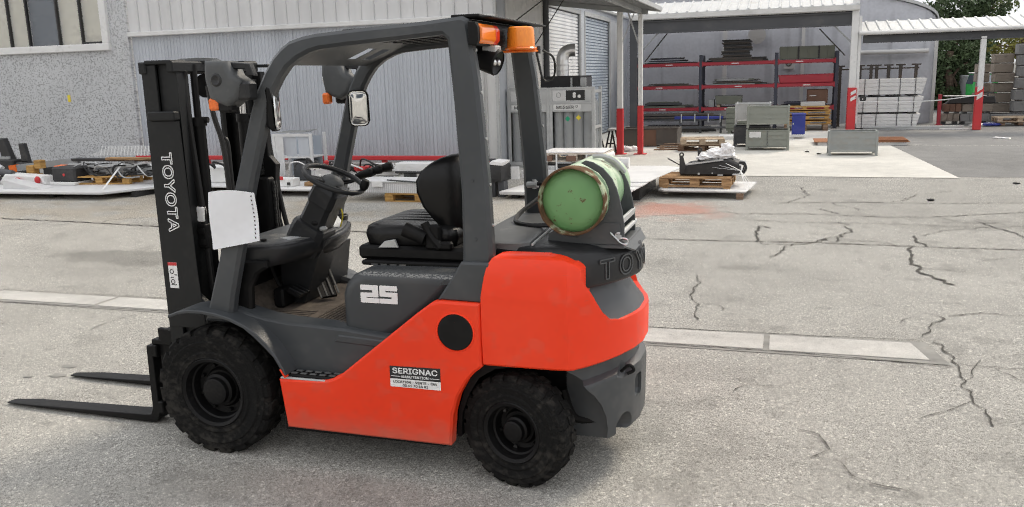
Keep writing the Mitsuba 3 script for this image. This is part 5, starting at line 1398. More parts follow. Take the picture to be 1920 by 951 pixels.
pallet('broken low wooden pallet at the bottom of the heap', -.72, 17.05, .008, -3, 1.1, .8, 'm_wood_old', seed=3)
t = thing('loose_plank', 'loose weathered planks left of the pallet heap', 'planks')
for i in range(4):
    obj(t + '__plank', place(bx(-.45, .45, -.04, .04, 0, .025, .003), -1.45 + .05 * i, 17.0 + .12 * i, .012 + .03 * i, 10 - 9 * i), 'm_wood_old')
obj(t + '__block', cat(bx(-1.75, -1.65, 16.9, 17.0, .008, .09, .004), bx(-1.3, -1.2, 17.4, 17.5, .008, .011)), 'm_wood_old')
for x, lab, mm in ((-3.15, 'black steel trestle, the left of two beside the gas cylinders', 'm_black'), (-2.76, 'grey topped steel trestle next to the first red foot', 'm_black')):
    t = thing('trestle', lab, 'trestle', 'steel trestles')
    for sx in (-1, 1):
        for y in (15.95, 16.35):
            obj(t + '__leg', bar((x + sx * .03, y, .55), (x + sx * .14, y - .05 + (y - 15.95) * .4, .01), .035, .035), mm, smooth=False)
    obj(t + '__top', bx(x - .08, x + .08, 15.88, 16.42, .552, .592, .006), 'm_steel_grey' if x > -3 else mm)
    obj(t + '__tie', bx(x - .08, x + .08, 15.93, 15.955, .24, .27), mm)
obj('scrap_heap', [ell((-2.72 + .12 * i, 16.6 + .1 * (i % 2), .06), .12, .1, .08, 2, .5, i) for i in range(4)], 'm_film', 'small heap of crumpled white scrap at the first red foot', 'scrap')

# ---------------- gas cylinder bundles
def bundle_frame(label, x0, x1, y0, y1, deg, sign):
    t = thing('gas_bundle', label, 'gas bundle', 'galvanised gas bundles by the side wall')
    H = 1.62
    for x in (x0, x1):
        for y in (y0, y1):
            obj(t + '__post', bx(x - .03, x + .03, y - .03, y + .03, .06, H, .006), 'm_galv')
    obj(t + '__header', cat(bx(x0 + .03, x1 - .03, y0 - .02, y0 - .008, 1.14, 1.60, .003), bx(x0 + .03, x1 - .03, y0 - .03, y0 + .03, 1.585, 1.625, .005), bx(x0 + .03, x1 - .03, y0 - .034, y0 + .02, 1.30, 1.335, .004)), 'm_galv')
    obj(t + '__base', cat(bx(x0 - .03, x1 + .03, y0 - .03, y1 + .03, .06, .14, .006), bx(x0, x1, y0, y0 + .08, .0, .06), bx(x0, x1, y1 - .08, y1, .0, .06)), 'm_galv')
    obj(t + '__side_rail', cat(bx(x1 - .02, x1 + .02, y0 + .03, y1 - .03, 1.5, 1.56), bx(x1 - .02, x1 + .02, y0 + .03, y1 - .03, .8, .85), bx(x0 - .02, x0 + .02, y0 + .03, y1 - .03, 1.5, 1.56)), 'm_galv')
    nx = 4; p = (x1 - x0 - .06) / nx
    for i in range(nx):
        for j in range(3):
            xx = x0 + .03 + p * (i + .5); yy = y0 + .14 + j * .22
            c = obj(t + '__cylinder', rev([(0, 0), (.10, 0), (.103, .02), (.103, 1.12), (.09, 1.19), (.05, 1.25), (.03, 1.27), (0, 1.27)], (xx, yy, .142), (0, 0, 1), 20), 'm_steel_grey')
            if j == 0 and sign and i in (1, 2):
                s_ = .055
                obj(c + '__hazard_label', ext(np.array([(xx - s_, 1.0), (xx, 1.0 - s_), (xx + s_, 1.0), (xx, 1.0 + s_)]) + (A(.02, .02) if i == 2 else 0), yy - .110, yy - .104, 'y'), 'm_green' if i == 1 else 'm_yellow', smooth=False)
    obj(t + '__plate', bx(x0 + .05, x0 + .40, y0 - .024, y0 - .021, 1.36, 1.56), 'm_alu', smooth=False)
    if sign:
        obj(t + '__dark_panel', cat(bx(x0 + .32, x0 + .70, y0 - .028, y0 - .025, 1.365, 1.56)), 'm_ink', smooth=False)
        obj(t + '__gauge', cat(*[rev([(0, .006), (.028, .005), (.034, 0)], (x0 + .49 + .1 * i, y0 - .03, 1.44 + .05 * j), (0, -1, 0), 14) for i, j in ((0, 1), (1, 0), (0, 0))]), 'm_white')
        obj(t + '__pictogram', outline('8', .11, .12, .012, (x0 + .17, y0 - .026, 1.47), (1, 0, 0), (0, 0, 1)) if False else rev([(.04, 0), (.052, 0), (.052, .002), (.04, .002)], (x0 + .17, y0 - .026, 1.47), (0, -1, 0), 16), 'm_steel_grey', smooth=False)
    sg = obj(t + '__name_plate', bx(x0 + .06, x0 + .62, y0 - .026, y0 - .022, 1.18, 1.285), 'm_white', smooth=False)
    obj(sg + '__lettering', txt('MESSER', .062, .36, (x0 + .30, y0 - .0265, 1.23), (1, 0, 0), (0, 0, 1), .002), 'm_ink', smooth=False)
    obj(sg + '__mark', rev([(.018, 0), (.026, 0), (.026, .002), (.018, .002)], (x0 + .53, y0 - .027, 1.245), (0, -1, 0), 14), 'm_ink', smooth=False)


bundle_frame('galvanised gas bundle with gauges, green and yellow hazard diamonds', -3.36, -2.49, 12.8, 13.45, 0, True)
bundle_frame('galvanised gas bundle half hidden behind the rear guard pillar', -4.24, -3.42, 12.8, 13.45, 0, False)
t = thing('black_cabinet', 'tall black extraction cabinet with a shiny duct elbow behind the gas bundles', 'cabinet')
obj(t + '__body', bx(-3.86, -3.0, 13.85, 15.0, 0, 1.84, .008), 'm_black')
obj(t + '__side_panel', bx(-2.998, -2.985, 13.9, 14.95, .05, 1.80), 'm_steel_dark')
obj(t + '__duct', cat(rev([(.135, 0), (.135, .10), (.142, .105), (.142, .12), (.135, .125), (.135, .22), (.143, .225), (.143, .24), (.135, .245)], (-3.46, 14.2, 1.84), (0, 0, 1), 22), sweep(spl([(-3.46, 14.2, 2.08), (-3.46, 14.2, 2.20), (-3.42, 14.22, 2.31), (-3.32, 14.25, 2.37), (-3.20, 14.28, 2.375)], 5), circ(.130, 20))), 'm_duct', smooth=50)
obj(t + '__bracket', cat(bx(-3.19, -3.16, 13.78, 13.84, 1.6, 1.80, .003), bx(-2.99, -2.86, 13.82, 13.845, 1.62, 1.80, .02)), 'm_galv')

# ---------------- white panels, clamps, dark stack, blocks at the right
for i, (z, h, dx) in enumerate(((.03, .42, -.06), (.50, .45, .0), (1.02, .46, .06))):
    t = thing('panel_pack', ['lowest', 'middle', 'topmost'][i] + ' pack of white panels strapped with dark bands under the low shed', 'panel pack', 'white panel packs')
    P = np.array([(3.18, z), (4.92 + dx - .03, z), (4.92 + dx + .10, z + h), (3.18, z + h)])
    n = 4
    for k in range(n):
        a = k / n; b = (k + 1) / n
        W_ = 1.71 + dx; e = .12
        q = np.array([(3.18, z + h * a), (3.18 + W_ + e * a, z + h * a), (3.18 + W_ + e * b, z + h * b - .004), (3.18, z + h * b - .004)])
        obj(t + '__panel', ext(q, 24.15 + .004 * (k % 2), 25.2, 'y', .006), 'm_white')
    for k in (.08, .31, .64, .88):
        xx = 3.18 + 1.74 * k + .02 * i
        obj(t + '__strap', cat(bx(xx, xx + .018, 24.132, 24.145, z - .02, z + h + .01)), 'm_steel_dark', smooth=False)
    for k in (.05, .3, .6, .88):
        obj(t + '__bearer', bx(3.18 + 1.74 * k - .12, 3.18 + 1.74 * k + .12, 24.14, 25.2, z - .045 if i else .006, z - .003), 'm_black', smooth=False)
for i, x in enumerate((2.72, 3.30, 3.62, 3.78, 4.12, 4.46, 4.90)):
    t = thing('clamp_stand', 'dark T-shaped clamp stand behind the white panel packs, ' + ['first', 'second', 'third', 'fourth', 'fifth', 'sixth', 'seventh'][i] + ' from the left in its row', 'clamp', 'row of clamp stands on the white packs')
    obj(t + '__post', bx(x - .045, x + .045, 25.3, 25.38, .006, 1.86, .006), 'm_oldsteel')
    obj(t + '__head', cat(bx(x - .13, x + .13, 25.28, 25.40, 1.862, 1.905, .006), bx(x - .05, x + .05, 25.27, 25.29, 1.74, 1.86)), 'm_oldsteel')
obj('clamp_rail', bx(2.6, 5.0, 25.39, 25.43, 1.76, 1.80), 'm_oldsteel', 'dark rail joining the row of clamp stands', 'rail')
t = thing('profile_bundle', 'long bright metal profiles on the ground before the white panel packs', 'profiles')
for i in range(6):
    obj(t + '__profile', place(bx(-1.25, 1.25, -.03, .03, 0, .045, .004), 4.6 + .12 * (i % 3), 23.75 + .09 * (i % 3), .006 + .05 * (i // 3), -1 + i * .6), 'm_galv')
obj('profile_offcut', place(bx(-.5, .5, -.03, .03, 0, .04, .004), 5.9, 23.6, .006, -4), 'm_alu', 'single short bright profile right of the bundle', 'profile')
obj('red_stanchion', cat(bx(5.62, 5.72, 25.6, 25.7, .006, .95, .006), bx(5.57, 5.77, 25.56, 25.74, .0045, .02)), 'm_rackred', 'dark red stanchion at the corner of the grey hall', 'post')
for i, (x0, x1, z0, z1, mm) in enumerate(((5.78, 6.30, .10, .34, 'm_block'), (6.32, 7.12, .10, .33, 'm_block_grey'), (5.85, 6.34, .40, .64, 'm_brown'), (6.36, 7.20, .40, .62, 'm_block'))):
    t = thing('wrapped_board_pack', ['lower left pale', 'lower right grey', 'upper left brown', 'upper right dark'][i] + ' pack of boards in the dim stack behind the slim post', 'board pack', 'board packs behind the slim post')
    for k in range(3):
        a = x0 + (x1 - x0) * k / 3
        obj(t + '__pack', bx(a, a + (x1 - x0) / 3 - .01, 25.9 + .02 * (k % 2), 26.3, z0, z1, .01), mm)
    obj(t + '__bearer', cat(bx(x0 + .05, x0 + .15, 25.95, 26.3, z0 - .06 if i > 1 else .006, z0), bx(x1 - .15, x1 - .05, 25.95, 26.3, z0 - .06 if i > 1 else .006, z0)), 'm_black')
t = thing('dark_cover', 'dark tarpaulin covered stack under a pale board behind the slim post', 'stack')
obj(t + '__cover', ext([(5.9, .645), (7.3, .645), (7.25, .86), (6.1, .84)], 25.95, 26.3, 'y', .02), 'm_black')
obj(t + '__board', bx(5.86, 7.0, 25.85, 26.32, .872, .89), 'm_alu')
r = np.random.RandomState(11)
rowsz = [.0, .28, .58, .88, 1.18, 1.46, 1.74]
names = ['bottom', 'second', 'third', 'fourth', 'fifth', 'sixth', 'top']
for ci, (x0, x1, y, zz0, zz1, mm) in enumerate(((7.02, 7.42, 27.6, 3, 6, 'm_block'), (7.40, 7.98, 27.0, 1, 7, 'm_block'), (7.95, 8.9, 26.6, 0, 7, 'm_block_grey'), (7.25, 8.2, 26.4, 0, 1, 'm_block_grey'), (7.02, 7.40, 27.6, 0, 3, 'm_block'))):
    for i in range(zz0, zz1):
        dx = r.randn() * .03; s = 1.2 if ci == 2 else 1.06
        t = obj('stacked_block', bx(x0 + dx, x1 + dx - .02, y + r.rand() * .08, y + .55, rowsz[i] * s + .006, (rowsz[i] + .27) * s, .02), mm, names[i] + ' weathered block of the ' + ['slim left', 'middle', 'tall right', 'front', 'low rear'][ci] + ' column in the block stack at far right', 'block', 'weathered blocks stacked at far right')
        obj(t + '__bearer', bx(x0 + dx + .005, x1 + dx - .025, y + .1, y + .5, (rowsz[i] + .27) * s + .001, (rowsz[i] + .28) * s + .003), 'm_black', smooth=False)
pallet('pale planked pallet on the ground at the right edge', 7.75, 25.3, .12, 0, 1.2, .9, 'm_wood_pale', seed=5)
pallet('lower dark pallet beneath the pale planked one', 7.78, 25.32, .006, 1, 1.1, .8, 'm_wood_old', seed=6, bottom=False)
t = thing('blue_sheet', 'crumpled blue and white plastic sheet at the foot of the block stack', 'plastic sheet')
obj(t + '__blue_part', ell((6.95, 24.9, .06), .30, .15, .055, 3, .4, 5), 'm_blue'); obj(t + '__white_part', ell((6.65, 24.9, .05), .22, .15, .05, 3, .4, 8), 'm_film')
obj('litter', [ell((6.2 + .1 * i, 20.3 - .1 * i, .02), .09, .06, .02, 2, .5, i + 3) for i in range(3)], 'm_film', 'bits of pale litter on the dark asphalt at right', 'litter')
for i, (x, y) in enumerate(((1.62, 16.4), (1.85, 15.9), (4.6, 11.0), (3.1, 9.0))):
    obj('debris', ell((x, y, .02), .05, .03, .018, 2, .5, i), 'm_black', 'small dark scrap lying on the ' + ['apron behind the lone stillage', 'apron in front of the lone stillage', 'asphalt beyond the apron corner', 'asphalt near the long cracks'][i], 'scrap')

# ---------------- right platform with a pallet and a machine
t = thing('lift_platform', 'pale platform plate with chamfered edge carrying the pallet and black machine', 'platform', 'pale tail lift platforms')
P = np.array([(-.66, 8.95), (-.58, 8.86), (.62, 8.82), (.74, 9.95), (-.40, 10.0)])
obj(t + '__plate', loft([lift(inset(P, .02), .095, 'z'), lift(P, .112, 'z'), lift(P, .125, 'z'), lift(inset(P, .02), .132, 'z')]), 'm_alu')
obj(t + '__support', cat(bx(.48, .58, 8.84, 8.98, 0, .094, .004), bx(-.4, -.3, 9.4, 9.5, 0, .094), bx(.4, .5, 9.6, 9.8, 0, .094)), 'm_wood_old')
obj(t + '__hinge', cat(cyl((-.66, 8.98, .115), (-.56, 9.3, .15), .022, 10), bx(-.7, -.58, 9.1, 9.3, .132, .17, .01)), 'm_galv')
pallet('brown wooden pallet under the black machine on the pale platform', -.13, 9.42, .150, -2, 1.06, .78, 'm_wood', seed=9)
obj('packing_block', cat(bx(-.66, -.54, 9.05, 9.15, .1325, .149, .002), bx(.28, .38, 9.0, 9.1, .1325, .149, .002)), 'm_wood', 'wooden packing under the brown pallet', 'block')
mc = thing('black_machine', 'black tail lift mechanism with eyelets, strapped on the brown pallet', 'machine')
obj(mc + '__body', ext([(-.38, .296), (.38, .296), (.50, .34), (.49, .49), (.34, .55), (-.28, .47), (-.40, .38)], 9.25, 9.80, 'y', .03), 'm_black')
obj(mc + '__top_rail', bar((-.30, 9.24, .47), (.26, 9.24, .545), .03, .022), 'm_galv', smooth=False)
for x, h in ((-.36, .70), (-.13, .74)):
    obj(mc + '__eyelet', cat(ext(np.array([(x - .03, .34), (x + .04, .34), (x + .06, .46), (x + .02, h - .09), (x - .03, h - .09)]), 9.22 if x < -.3 else 9.66, 9.24 if x < -.3 else 9.68, 'y'), rev([(.018, 0), (.038, 0), (.038, .02), (.018, .02), (.018, 0)], (x, 9.24 if x < -.3 else 9.68, h - .08), (0, -1, 0), 14)), 'm_black')
obj(mc + '__lever', bar((-.58, 9.3, .56), (-.40, 9.3, .46), .016, .016), 'm_black', smooth=False)
for i in range(9):
    q = r.rand(4)
    obj(mc + '__cable', tube([(.36, 9.3 + .05 * i, .46), (.52 + .06 * q[0], 9.28 + .05 * i, .44 + .06 * q[1]), (.50 + .08 * q[2], 9.2 + .06 * i, .34), (.40, 9.26 + .05 * i, .31 + .04 * q[3])], .012, 6, 4), 'm_hose' if i % 3 else 'm_white')
for i in range(3):
    obj(mc + '__strap', sweep([(.30 - .1 * i, 9.24, .49 - .03 * i), (.52, 9.1, .40), (.62 + .05 * i, 8.95 + .12 * i, .136)], np.array([(-.009, -.001), (.009, -.001), (.009, .001), (-.009, .001)])), 'm_white', smooth=False)
obj(mc + '__fitting', cat(bx(.18, .26, 9.235, 9.249, .30, .325), cyl((-.1, 9.25, .33), (-.1, 9.235, .33), .018, 8), cyl((.1, 9.25, .34), (.1, 9.235, .34), .012, 8)), 'm_galv')
fm = []
for i, (x, z, a, b) in enumerate(((.02, .57, .16, .06), (.16, .62, .15, .08), (.29, .68, .11, .10), (.24, .59, .17, .06))):
    fm.append(ell((x, 9.45, z), a, .16, b, 3, .55, i + 20))
obj('plastic_wrap', fm, 'm_film', 'crumpled clear plastic wrap lying on top of the black machine', 'plastic wrap', smooth=20)

# ---------------- big pale platform and wrapped pallet in the middle
t = thing('lift_platform', 'large white ribbed platform lying left of the brown pallet, behind the gas bottle', 'platform', 'pale tail lift platforms')
P = np.array([(-1.9, 8.42), (-.76, 8.45), (-.50, 10.4), (-.74, 10.66), (-1.9, 10.6)])
obj(t + '__plate', loft([lift(P, .285, 'z'), lift(P, .30, 'z')]), 'm_alu')
for i in range(6):
    obj(t + '__rib', loft([[(-1.9, 8.415 - .2 * i, .272 - .030 * i), (-.76 - .07 * i, 8.445 - .2 * i, .272 - .030 * i), (-.76 - .07 * i, 8.445 - .2 * i, .285 - .030 * i), (-1.9, 8.415 - .2 * i, .285 - .030 * i)],
                           [(-1.9, 8.235 - .2 * i, .247 - .030 * i), (-.82 - .07 * i, 8.265 - .2 * i, .247 - .030 * i), (-.82 - .07 * i, 8.265 - .2 * i, .262 - .030 * i), (-1.9, 8.235 - .2 * i, .262 - .030 * i)]]), 'm_alu', smooth=False)
obj(t + '__support', cat(bx(-1.8, -1.7, 7.4, 10.4, 0, .09), bx(-1.0, -.9, 8.6, 10.3, 0, .28), bx(-1.8, -1.7, 8.6, 10.3, .09, .28)), 'm_black')
obj('tail_lift_tube', cat(cyl((-2.3, 10.2, .42), (-1.35, 10.2, .40), .085, 16), cyl((-1.36, 10.2, .40), (-1.33, 10.2, .40), .088, 16)), 'm_white', 'thick white tube with a pinkish end resting on the ribbed platform', 'tube')
obj('tube_rest', cat(bx(-2.2, -2.1, 10.0, 10.4, .0, .33), bx(-1.5, -1.4, 10.1, 10.3, .301, .315)), 'm_steel_dark', 'dark support under the thick white tube', 'support')
t = pallet('white sheeted pallet load with brown blocks, behind the gas bottle', -2.15, 9.95, .47, 0, 1.05, .8, 'm_wood_white', seed=12)
for a in (-.42, -.02, .38):
    obj(t + '__front_block', bx(-2.15 + a - .08, -2.15 + a + .08, 9.53, 9.62, .485, .575, .006), 'm_brown')
obj('white_sheet', cat(bx(-2.68, -1.64, 9.55, 10.36, .617, .632, .004)), 'm_film', 'white sheet covering the pallet load behind the gas bottle', 'sheet')
obj('plastic_roll', cyl((-1.66, 9.65, .53), (-1.66, 10.3, .53), .07, 14), 'm_film', 'roll of clear plastic at the right end of the white pallet load', 'plastic roll')
obj('grey_cask', cat(rev([(0, 0), (.08, 0), (.09, .03), (.09, .14), (.08, .17), (0, .17)], (-2.5, 9.6, .24), (0, 0, 1), 14), bx(-2.6, -2.4, 9.5, 9.7, .2, .238)), 'm_galv', 'small grey drum under the white pallet load', 'drum')
t = thing('steel_cradle', 'black and white steel frame under the white pallet load', 'frame')
obj(t + '__beam', cat(bx(-2.7, -1.6, 9.62, 9.72, .36, .43, .008), bx(-2.7, -2.6, 9.6, 10.3, 0, .468), bx(-1.7, -1.6, 9.6, 10.3, 0, .468)), 'm_black')
obj(t + '__strut', cat(bar((-2.5, 9.55, .18), (-1.9, 9.55, .42), .04, .03), bar((-2.3, 9.5, .16), (-1.7, 9.5, .36), .04, .03)), 'm_alu', smooth=False)
for i in range(2):
    obj(t + '__band', bx(-2.42 + .5 * i, -2.395 + .5 * i, 9.52, 9.526, .1, .60), 'm_white', smooth=False)

# platform and power pack seen between the two rear pillars
t = thing('lift_platform', 'small pale platform with open rim visible between the rear guard pillars', 'platform', 'pale tail lift platforms')
P = np.array([(-3.06, 8.48), (-2.3, 8.44), (-2.3, 9.4), (-2.92, 9.35)])
obj(t + '__plate', loft([lift(inset(P, .01), .07, 'z'), lift(P, .09, 'z'), lift(P, .12, 'z'), lift(inset(P, .015), .127, 'z')]), 'm_alu')
obj(t + '__slot', bx(-2.95, -2.80, 8.478, 8.49, .098, .112), 'm_black', smooth=False)
obj(t + '__upper_plate', cat(bx(-3.0, -2.3, 9.5, 10.4, .22, .26, .01), bx(-3.0, -2.3, 9.48, 9.52, .20, .34, .008)), 'm_alu')
obj(t + '__foot', cat(bx(-2.9, -2.8, 8.6, 9.2, 0, .069), bx(-2.9, -2.4, 9.6, 10.2, 0, .219)), 'm_black')
t = thing('power_pack', 'black hydraulic power pack with pale lid right of the near rear pillar', 'power pack')
obj(t + '__body', loft([lift(inset(np.array([(-3.36, 8.65), (-3.08, 8.65), (-3.02, 9.0), (-3.36, 9.0)]), i), z, 'z') for z, i in ((.25, .01), (.30, 0), (.48, .0), (.54, .03))]), 'm_black')
obj(t + '__lid', ext([(-3.30, .52), (-3.06, .50), (-3.03, .56), (-3.22, .58)], 8.64, 9.0, 'y', .01), 'm_film')
obj(t + '__feet', cat(bx(-3.3, -3.2, 8.7, 8.9, 0, .248), bx(-3.15, -3.05, 8.7, 8.9, 0, .248)), 'm_steel_dark')
obj(t + '__bracket', bx(-3.0, -2.86, 8.9, 8.93, .26, .46, .006), 'm_alu')
t = thing('leaning_board', 'white board standing on the ground at the foot of the corner trim', 'board')
obj(t + '__board', ext([(-3.6, .02), (-3.3, .02), (-3.25, .09), (-3.55, .09)], 8.9, 9.3, 'y', .006), 'm_white')

# ---------------- tail lift parts seen through the cab
t = thing('tread_beam', 'aluminium tread plate beam on a pallet, seen between steering wheel and seat', 'beam')
obj(t + '__front', bx(-5.40, -3.3, 8.02, 8.06, .135, .30, .006), 'm_tread')
obj(t + '__top', bx(-5.46, -3.3, 8.062, 8.75, .285, .302, .004), 'm_alu')
obj(t + '__lip', bx(-5.40, -3.3, 8.0, 8.02, .296, .318, .004), 'm_galv')
obj(t + '__end_box', bx(-4.98, -4.80, 7.97, 8.0, .235, .33, .006), 'm_white')
obj(t + '__rod', cyl((-4.72, 7.99, .345), (-3.7, 7.99, .285), .012, 8), 'm_steel_dark')
obj(t + '__lug', bx(-3.80, -3.77, 7.96, 8.0, .22, .34), 'm_rackred')
pallet('orange-brown wooden pallet below the tread plate beam', -4.22, 8.42, -.01, 0, 1.15, .8, 'm_wood_yellow', seed=15)
t = thing('white_beam', 'long white box beam with red end on the tread plate beam', 'beam')
obj(t + '__beam', bx(-5.05, -3.75, 9.0, 9.3, .325, .50, .01), 'm_white')
obj(t + '__red_end', bx(-3.748, -3.45, 8.98, 9.32, .34, .50, .02), 'm_red')
obj(t + '__motor', cat(cyl((-5.0, 8.9, .36), (-4.3, 8.9, .355), .022, 8), cyl((-4.3, 8.9, .355), (-4.05, 8.9, .37), .05, 12)), 'm_black')
obj(t + '__bracket', bx(-4.05, -3.62, 8.86, 8.98, .31, .44, .01), 'm_alu')
obj(t + '__foot', cat(bx(-4.9, -4.8, 9.0, 9.3, 0, .324), bx(-3.9, -3.8, 9.0, 9.3, 0, .324)), 'm_steel_dark')
obj('junction_box', cat(bx(-4.46, -4.30, 12.0, 12.06, .16, .28, .006), bx(-4.62, -4.2, 11.98, 12.05, .14, .165)), 'm_steel_dark', 'small dark bracket box under the crash rail', 'box')
t = thing('lifting_boom', 'white lift arm with cables lying behind the steering wheel', 'lift arm')
obj(t + '__arm', ext([(-6.7, .36), (-5.4, .40), (-5.0, .34), (-5.1, .26), (-6.7, .24)], 9.2, 9.5, 'y', .02), 'm_white')
obj(t + '__clip', cat(bx(-6.45, -6.40, 9.16, 9.2, .40, .47), ell((-6.42, 9.15, .5), .05, .03, .035, 1)), 'm_red')
for i in range(16):
    q = r.rand(9)
    x = -7.2 + 1.7 * q[0]; L = .15 + .45 * q[1]
    obj(t + '__cable', tube([(x, 9.15, .36), (x + L * .2, 9.05, .40 + .18 * q[2]), (x + L * .7, 9.0 - .1 * q[3], .40 + .16 * q[4]), (x + L, 9.1, .33 + .08 * q[5])], .008 + .010 * q[6], 6, 5), 'm_hose' if i % 4 else 'm_film')
for i in range(10):
    q = r.rand(6)
    obj(t + '__fitting', place(bx(-.03 - .08 * q[0], .03 + .08 * q[0], -.05, .05, -.02 - .03 * q[1], .02 + .03 * q[1], .008), -6.6 + 1.6 * q[2], 9.12, .36 + .08 * q[3], 180 * q[4]), ['m_film', 'm_black', 'm_alu', 'm_red', 'm_steel_grey'][i % 5])
obj(t + '__foot', cat(bx(-6.6, -6.5, 9.25, 9.45, 0, .239), bx(-5.4, -5.3, 9.25, 9.45, 0, .259)), 'm_steel_dark')
t = thing('lift_platform', 'low pale platform with white box on it, left of the steering column', 'platform', 'pale tail lift platforms')
P = np.array([(-7.3, 8.35), (-5.95, 8.40), (-5.7, 9.4), (-7.3, 9.4)])
obj(t + '__plate', loft([lift(inset(P, .02), .09, 'z'), lift(P, .105, 'z'), lift(P, .125, 'z'), lift(inset(P, .02), .13, 'z')]), 'm_alu')
obj(t + '__support', cat(bx(-7.2, -7.1, 8.5, 9.3, 0, .089), bx(-6.2, -6.1, 8.5, 9.3, 0, .089)), 'm_black')
t = thing('control_box', 'white control box with red lamp on the low platform', 'control box')
obj(t + '__case', bx(-7.15, -6.78, 8.6, 8.85, .132, .27, .01), 'm_white'); obj(t + '__lamp', bx(-7.12, -6.95, 8.58, 8.6, .25, .31, .006), 'm_red'); obj(t + '__switch', bx(-6.88, -6.82, 8.59, 8.6, .16, .21), 'm_black')
obj('wood_chock', bx(-6.62, -6.42, 8.7, 8.9, .132, .20, .008), 'm_wood', 'brown wooden chock on the low platform', 'chock')
obj('white_pole', cyl((-6.28, 8.5, .12), (-6.18, 8.5, .36), .02, 10), 'm_white', 'short white pole leaning beside the steering column', 'pole')
t = thing('glazed_frame', 'tall white frame glazed with bluish film standing against the ribbed wall', 'frame')
X0, X1, Y0, Y1, Z0, Z1 = -7.98, -7.20, 10.0, 10.5, .02, .93
for x in (X0, X1):
    for y in (Y0, Y1):
        obj(t + '__post', bx(x - .03, x + .03, y - .02, y + .02, Z0, Z1, .005), 'm_alu')
obj(t + '__top_rail', cat(bx(X0 + .03, X1 - .03, Y0 - .02, Y0 + .02, Z1 - .05, Z1)), 'm_alu')
obj(t + '__side_plate', bx(X0 + .032, X0 + .20, Y0 - .012, Y0, .1, Z1 - .052), 'm_alu')
obj(t + '__film', cat(bx(X0 + .23, X0 + .46, Y0 + .02, Y0 + .024, .52, Z1 - .052), bx(X0 + .50, X1 - .06, Y0 + .02, Y0 + .024, .52, Z1 - .052)), 'm_clad_blue', smooth=False)
obj(t + '__back', bx(X0 + .05, X1 - .05, Y1 - .03, Y1 - .025, .1, Z1 - .06), 'm_shutter_blue')
obj(t + '__shelf', bx(X0 + .03, X1 - .03, Y0, Y1, .48, .51), 'm_alu')
obj(t + '__machine', bx(X0 + .3, X1 - .1, Y0 + .1, Y1 - .1, .05, .44, .02), 'm_steel_dark')
sc = obj('scrap_bars', [bar((-7.95 + .1 * i, 10.05 + .07 * i, .955 + .012 * (i % 3)), (-7.35 + .08 * (i % 2), 10.1 + .05 * i, .965 + .02 * (i % 2)), .03, .02) for i in range(6)], 'm_steel_grey', 'loose metal bars lying on top of the glazed frame', 'bars', smooth=False)
t = thing('lift_platform', 'pale platform seen through the mast uprights', 'platform', 'pale tail lift platforms')
obj(t + '__plate', cat(bx(-9.2, -7.5, 8.6, 9.8, .10, .13, .008)), 'm_alu'); obj(t + '__block', cat(bx(-8.9, -7.9, 9.0, 9.4, .132, .42, .02)), 'm_white'); obj(t + '__support', cat(bx(-9, -8.9, 8.7, 9.7, 0, .098), bx(-7.8, -7.7, 8.7, 9.7, 0, .098)), 'm_black')
for i in range(5):
    obj(t + '__cable', tube([(-8.8 + .25 * i, 8.95, .42), (-8.75 + .25 * i, 8.85, .52), (-8.6 + .25 * i, 8.9, .47), (-8.55 + .22 * i, 8.95, .40)], .02, 6, 4), 'm_hose')

# ---------------- left platform with its load
t = thing('lift_platform', 'large pale platform with chamfered corner at far left, loaded with parts', 'platform', 'pale tail lift platforms')
P = np.array([(-13.2, 7.35), (-11.95, 7.46), (-9.82, 7.55), (-9.0, 9.0), (-8.6, 9.75), (-13.2, 9.8)])
obj(t + '__plate', loft([lift(inset(P, .03), .09, 'z'), lift(P, .105, 'z'), lift(P, .135, 'z'), lift(inset(P, .03), .145, 'z')]), 'm_alu')
obj(t + '__ramp', ext([(-12.15, .147), (-11.3, .147), (-12.15, .30)], 7.75, 8.05, 'y'), 'm_alu')
obj(t + '__support', cat(bx(-13, -12.9, 7.6, 9.6, 0, .089), bx(-9.6, -9.5, 8.0, 9.6, 0, .089), bx(-11.2, -11.1, 7.8, 9.6, 0, .089)), 'm_black')
pallet('orange wooden pallet carrying the black power unit at far left', -10.75, 8.85, .148, 8, 1.2, .8, 'm_wood_yellow', seed=21)
t = thing('power_unit', 'square black power unit with a round red mark, left of the straps', 'power unit')
obj(t + '__case', mv(bx(-.27, .27, -.2, .2, 0, .27, .03), -11.38, 8.55, .20), 'm_black')
obj(t + '__mark', rev([(0, .003), (.025, .002), (.028, 0)], (-11.36, 8.348, .33), (0, -1, 0), 12), 'm_red')
obj(t + '__base', bx(-11.66, -11.1, 8.3, 8.75, .148, .20, .01), 'm_white')
t = thing('galvanised_chassis', 'long grey galvanised chassis lying across the orange pallet', 'chassis')
obj(t + '__beam', cat(bar((-11.2, 8.75, .34), (-9.35, 8.75, .37), .14, .13), bar((-11.2, 9.25, .36), (-9.35, 9.25, .40), .12, .12)), 'm_steel_grey', smooth=False)
obj(t + '__tube', bar((-11.1, 8.7, .45), (-9.4, 8.8, .48), .08, .05), 'm_galv', smooth=False)
obj(t + '__end_plate', bx(-9.62, -9.30, 8.62, 8.68, .30, .46, .006), 'm_clad_pale')
for i in range(5):
    obj(t + '__hole_plate', bx(-10.9 + .35 * i, -10.72 + .35 * i, 8.66, 8.675, .30, .35), 'm_steel_dark', smooth=False)
obj(t + '__wooden_beam', bx(-11.0, -9.9, 9.0, 9.15, .53, .58, .01), 'm_wood')
obj(t + '__dark_beam', bx(-12.0, -9.6, 9.2, 9.35, .49, .545, .01), 'm_black')
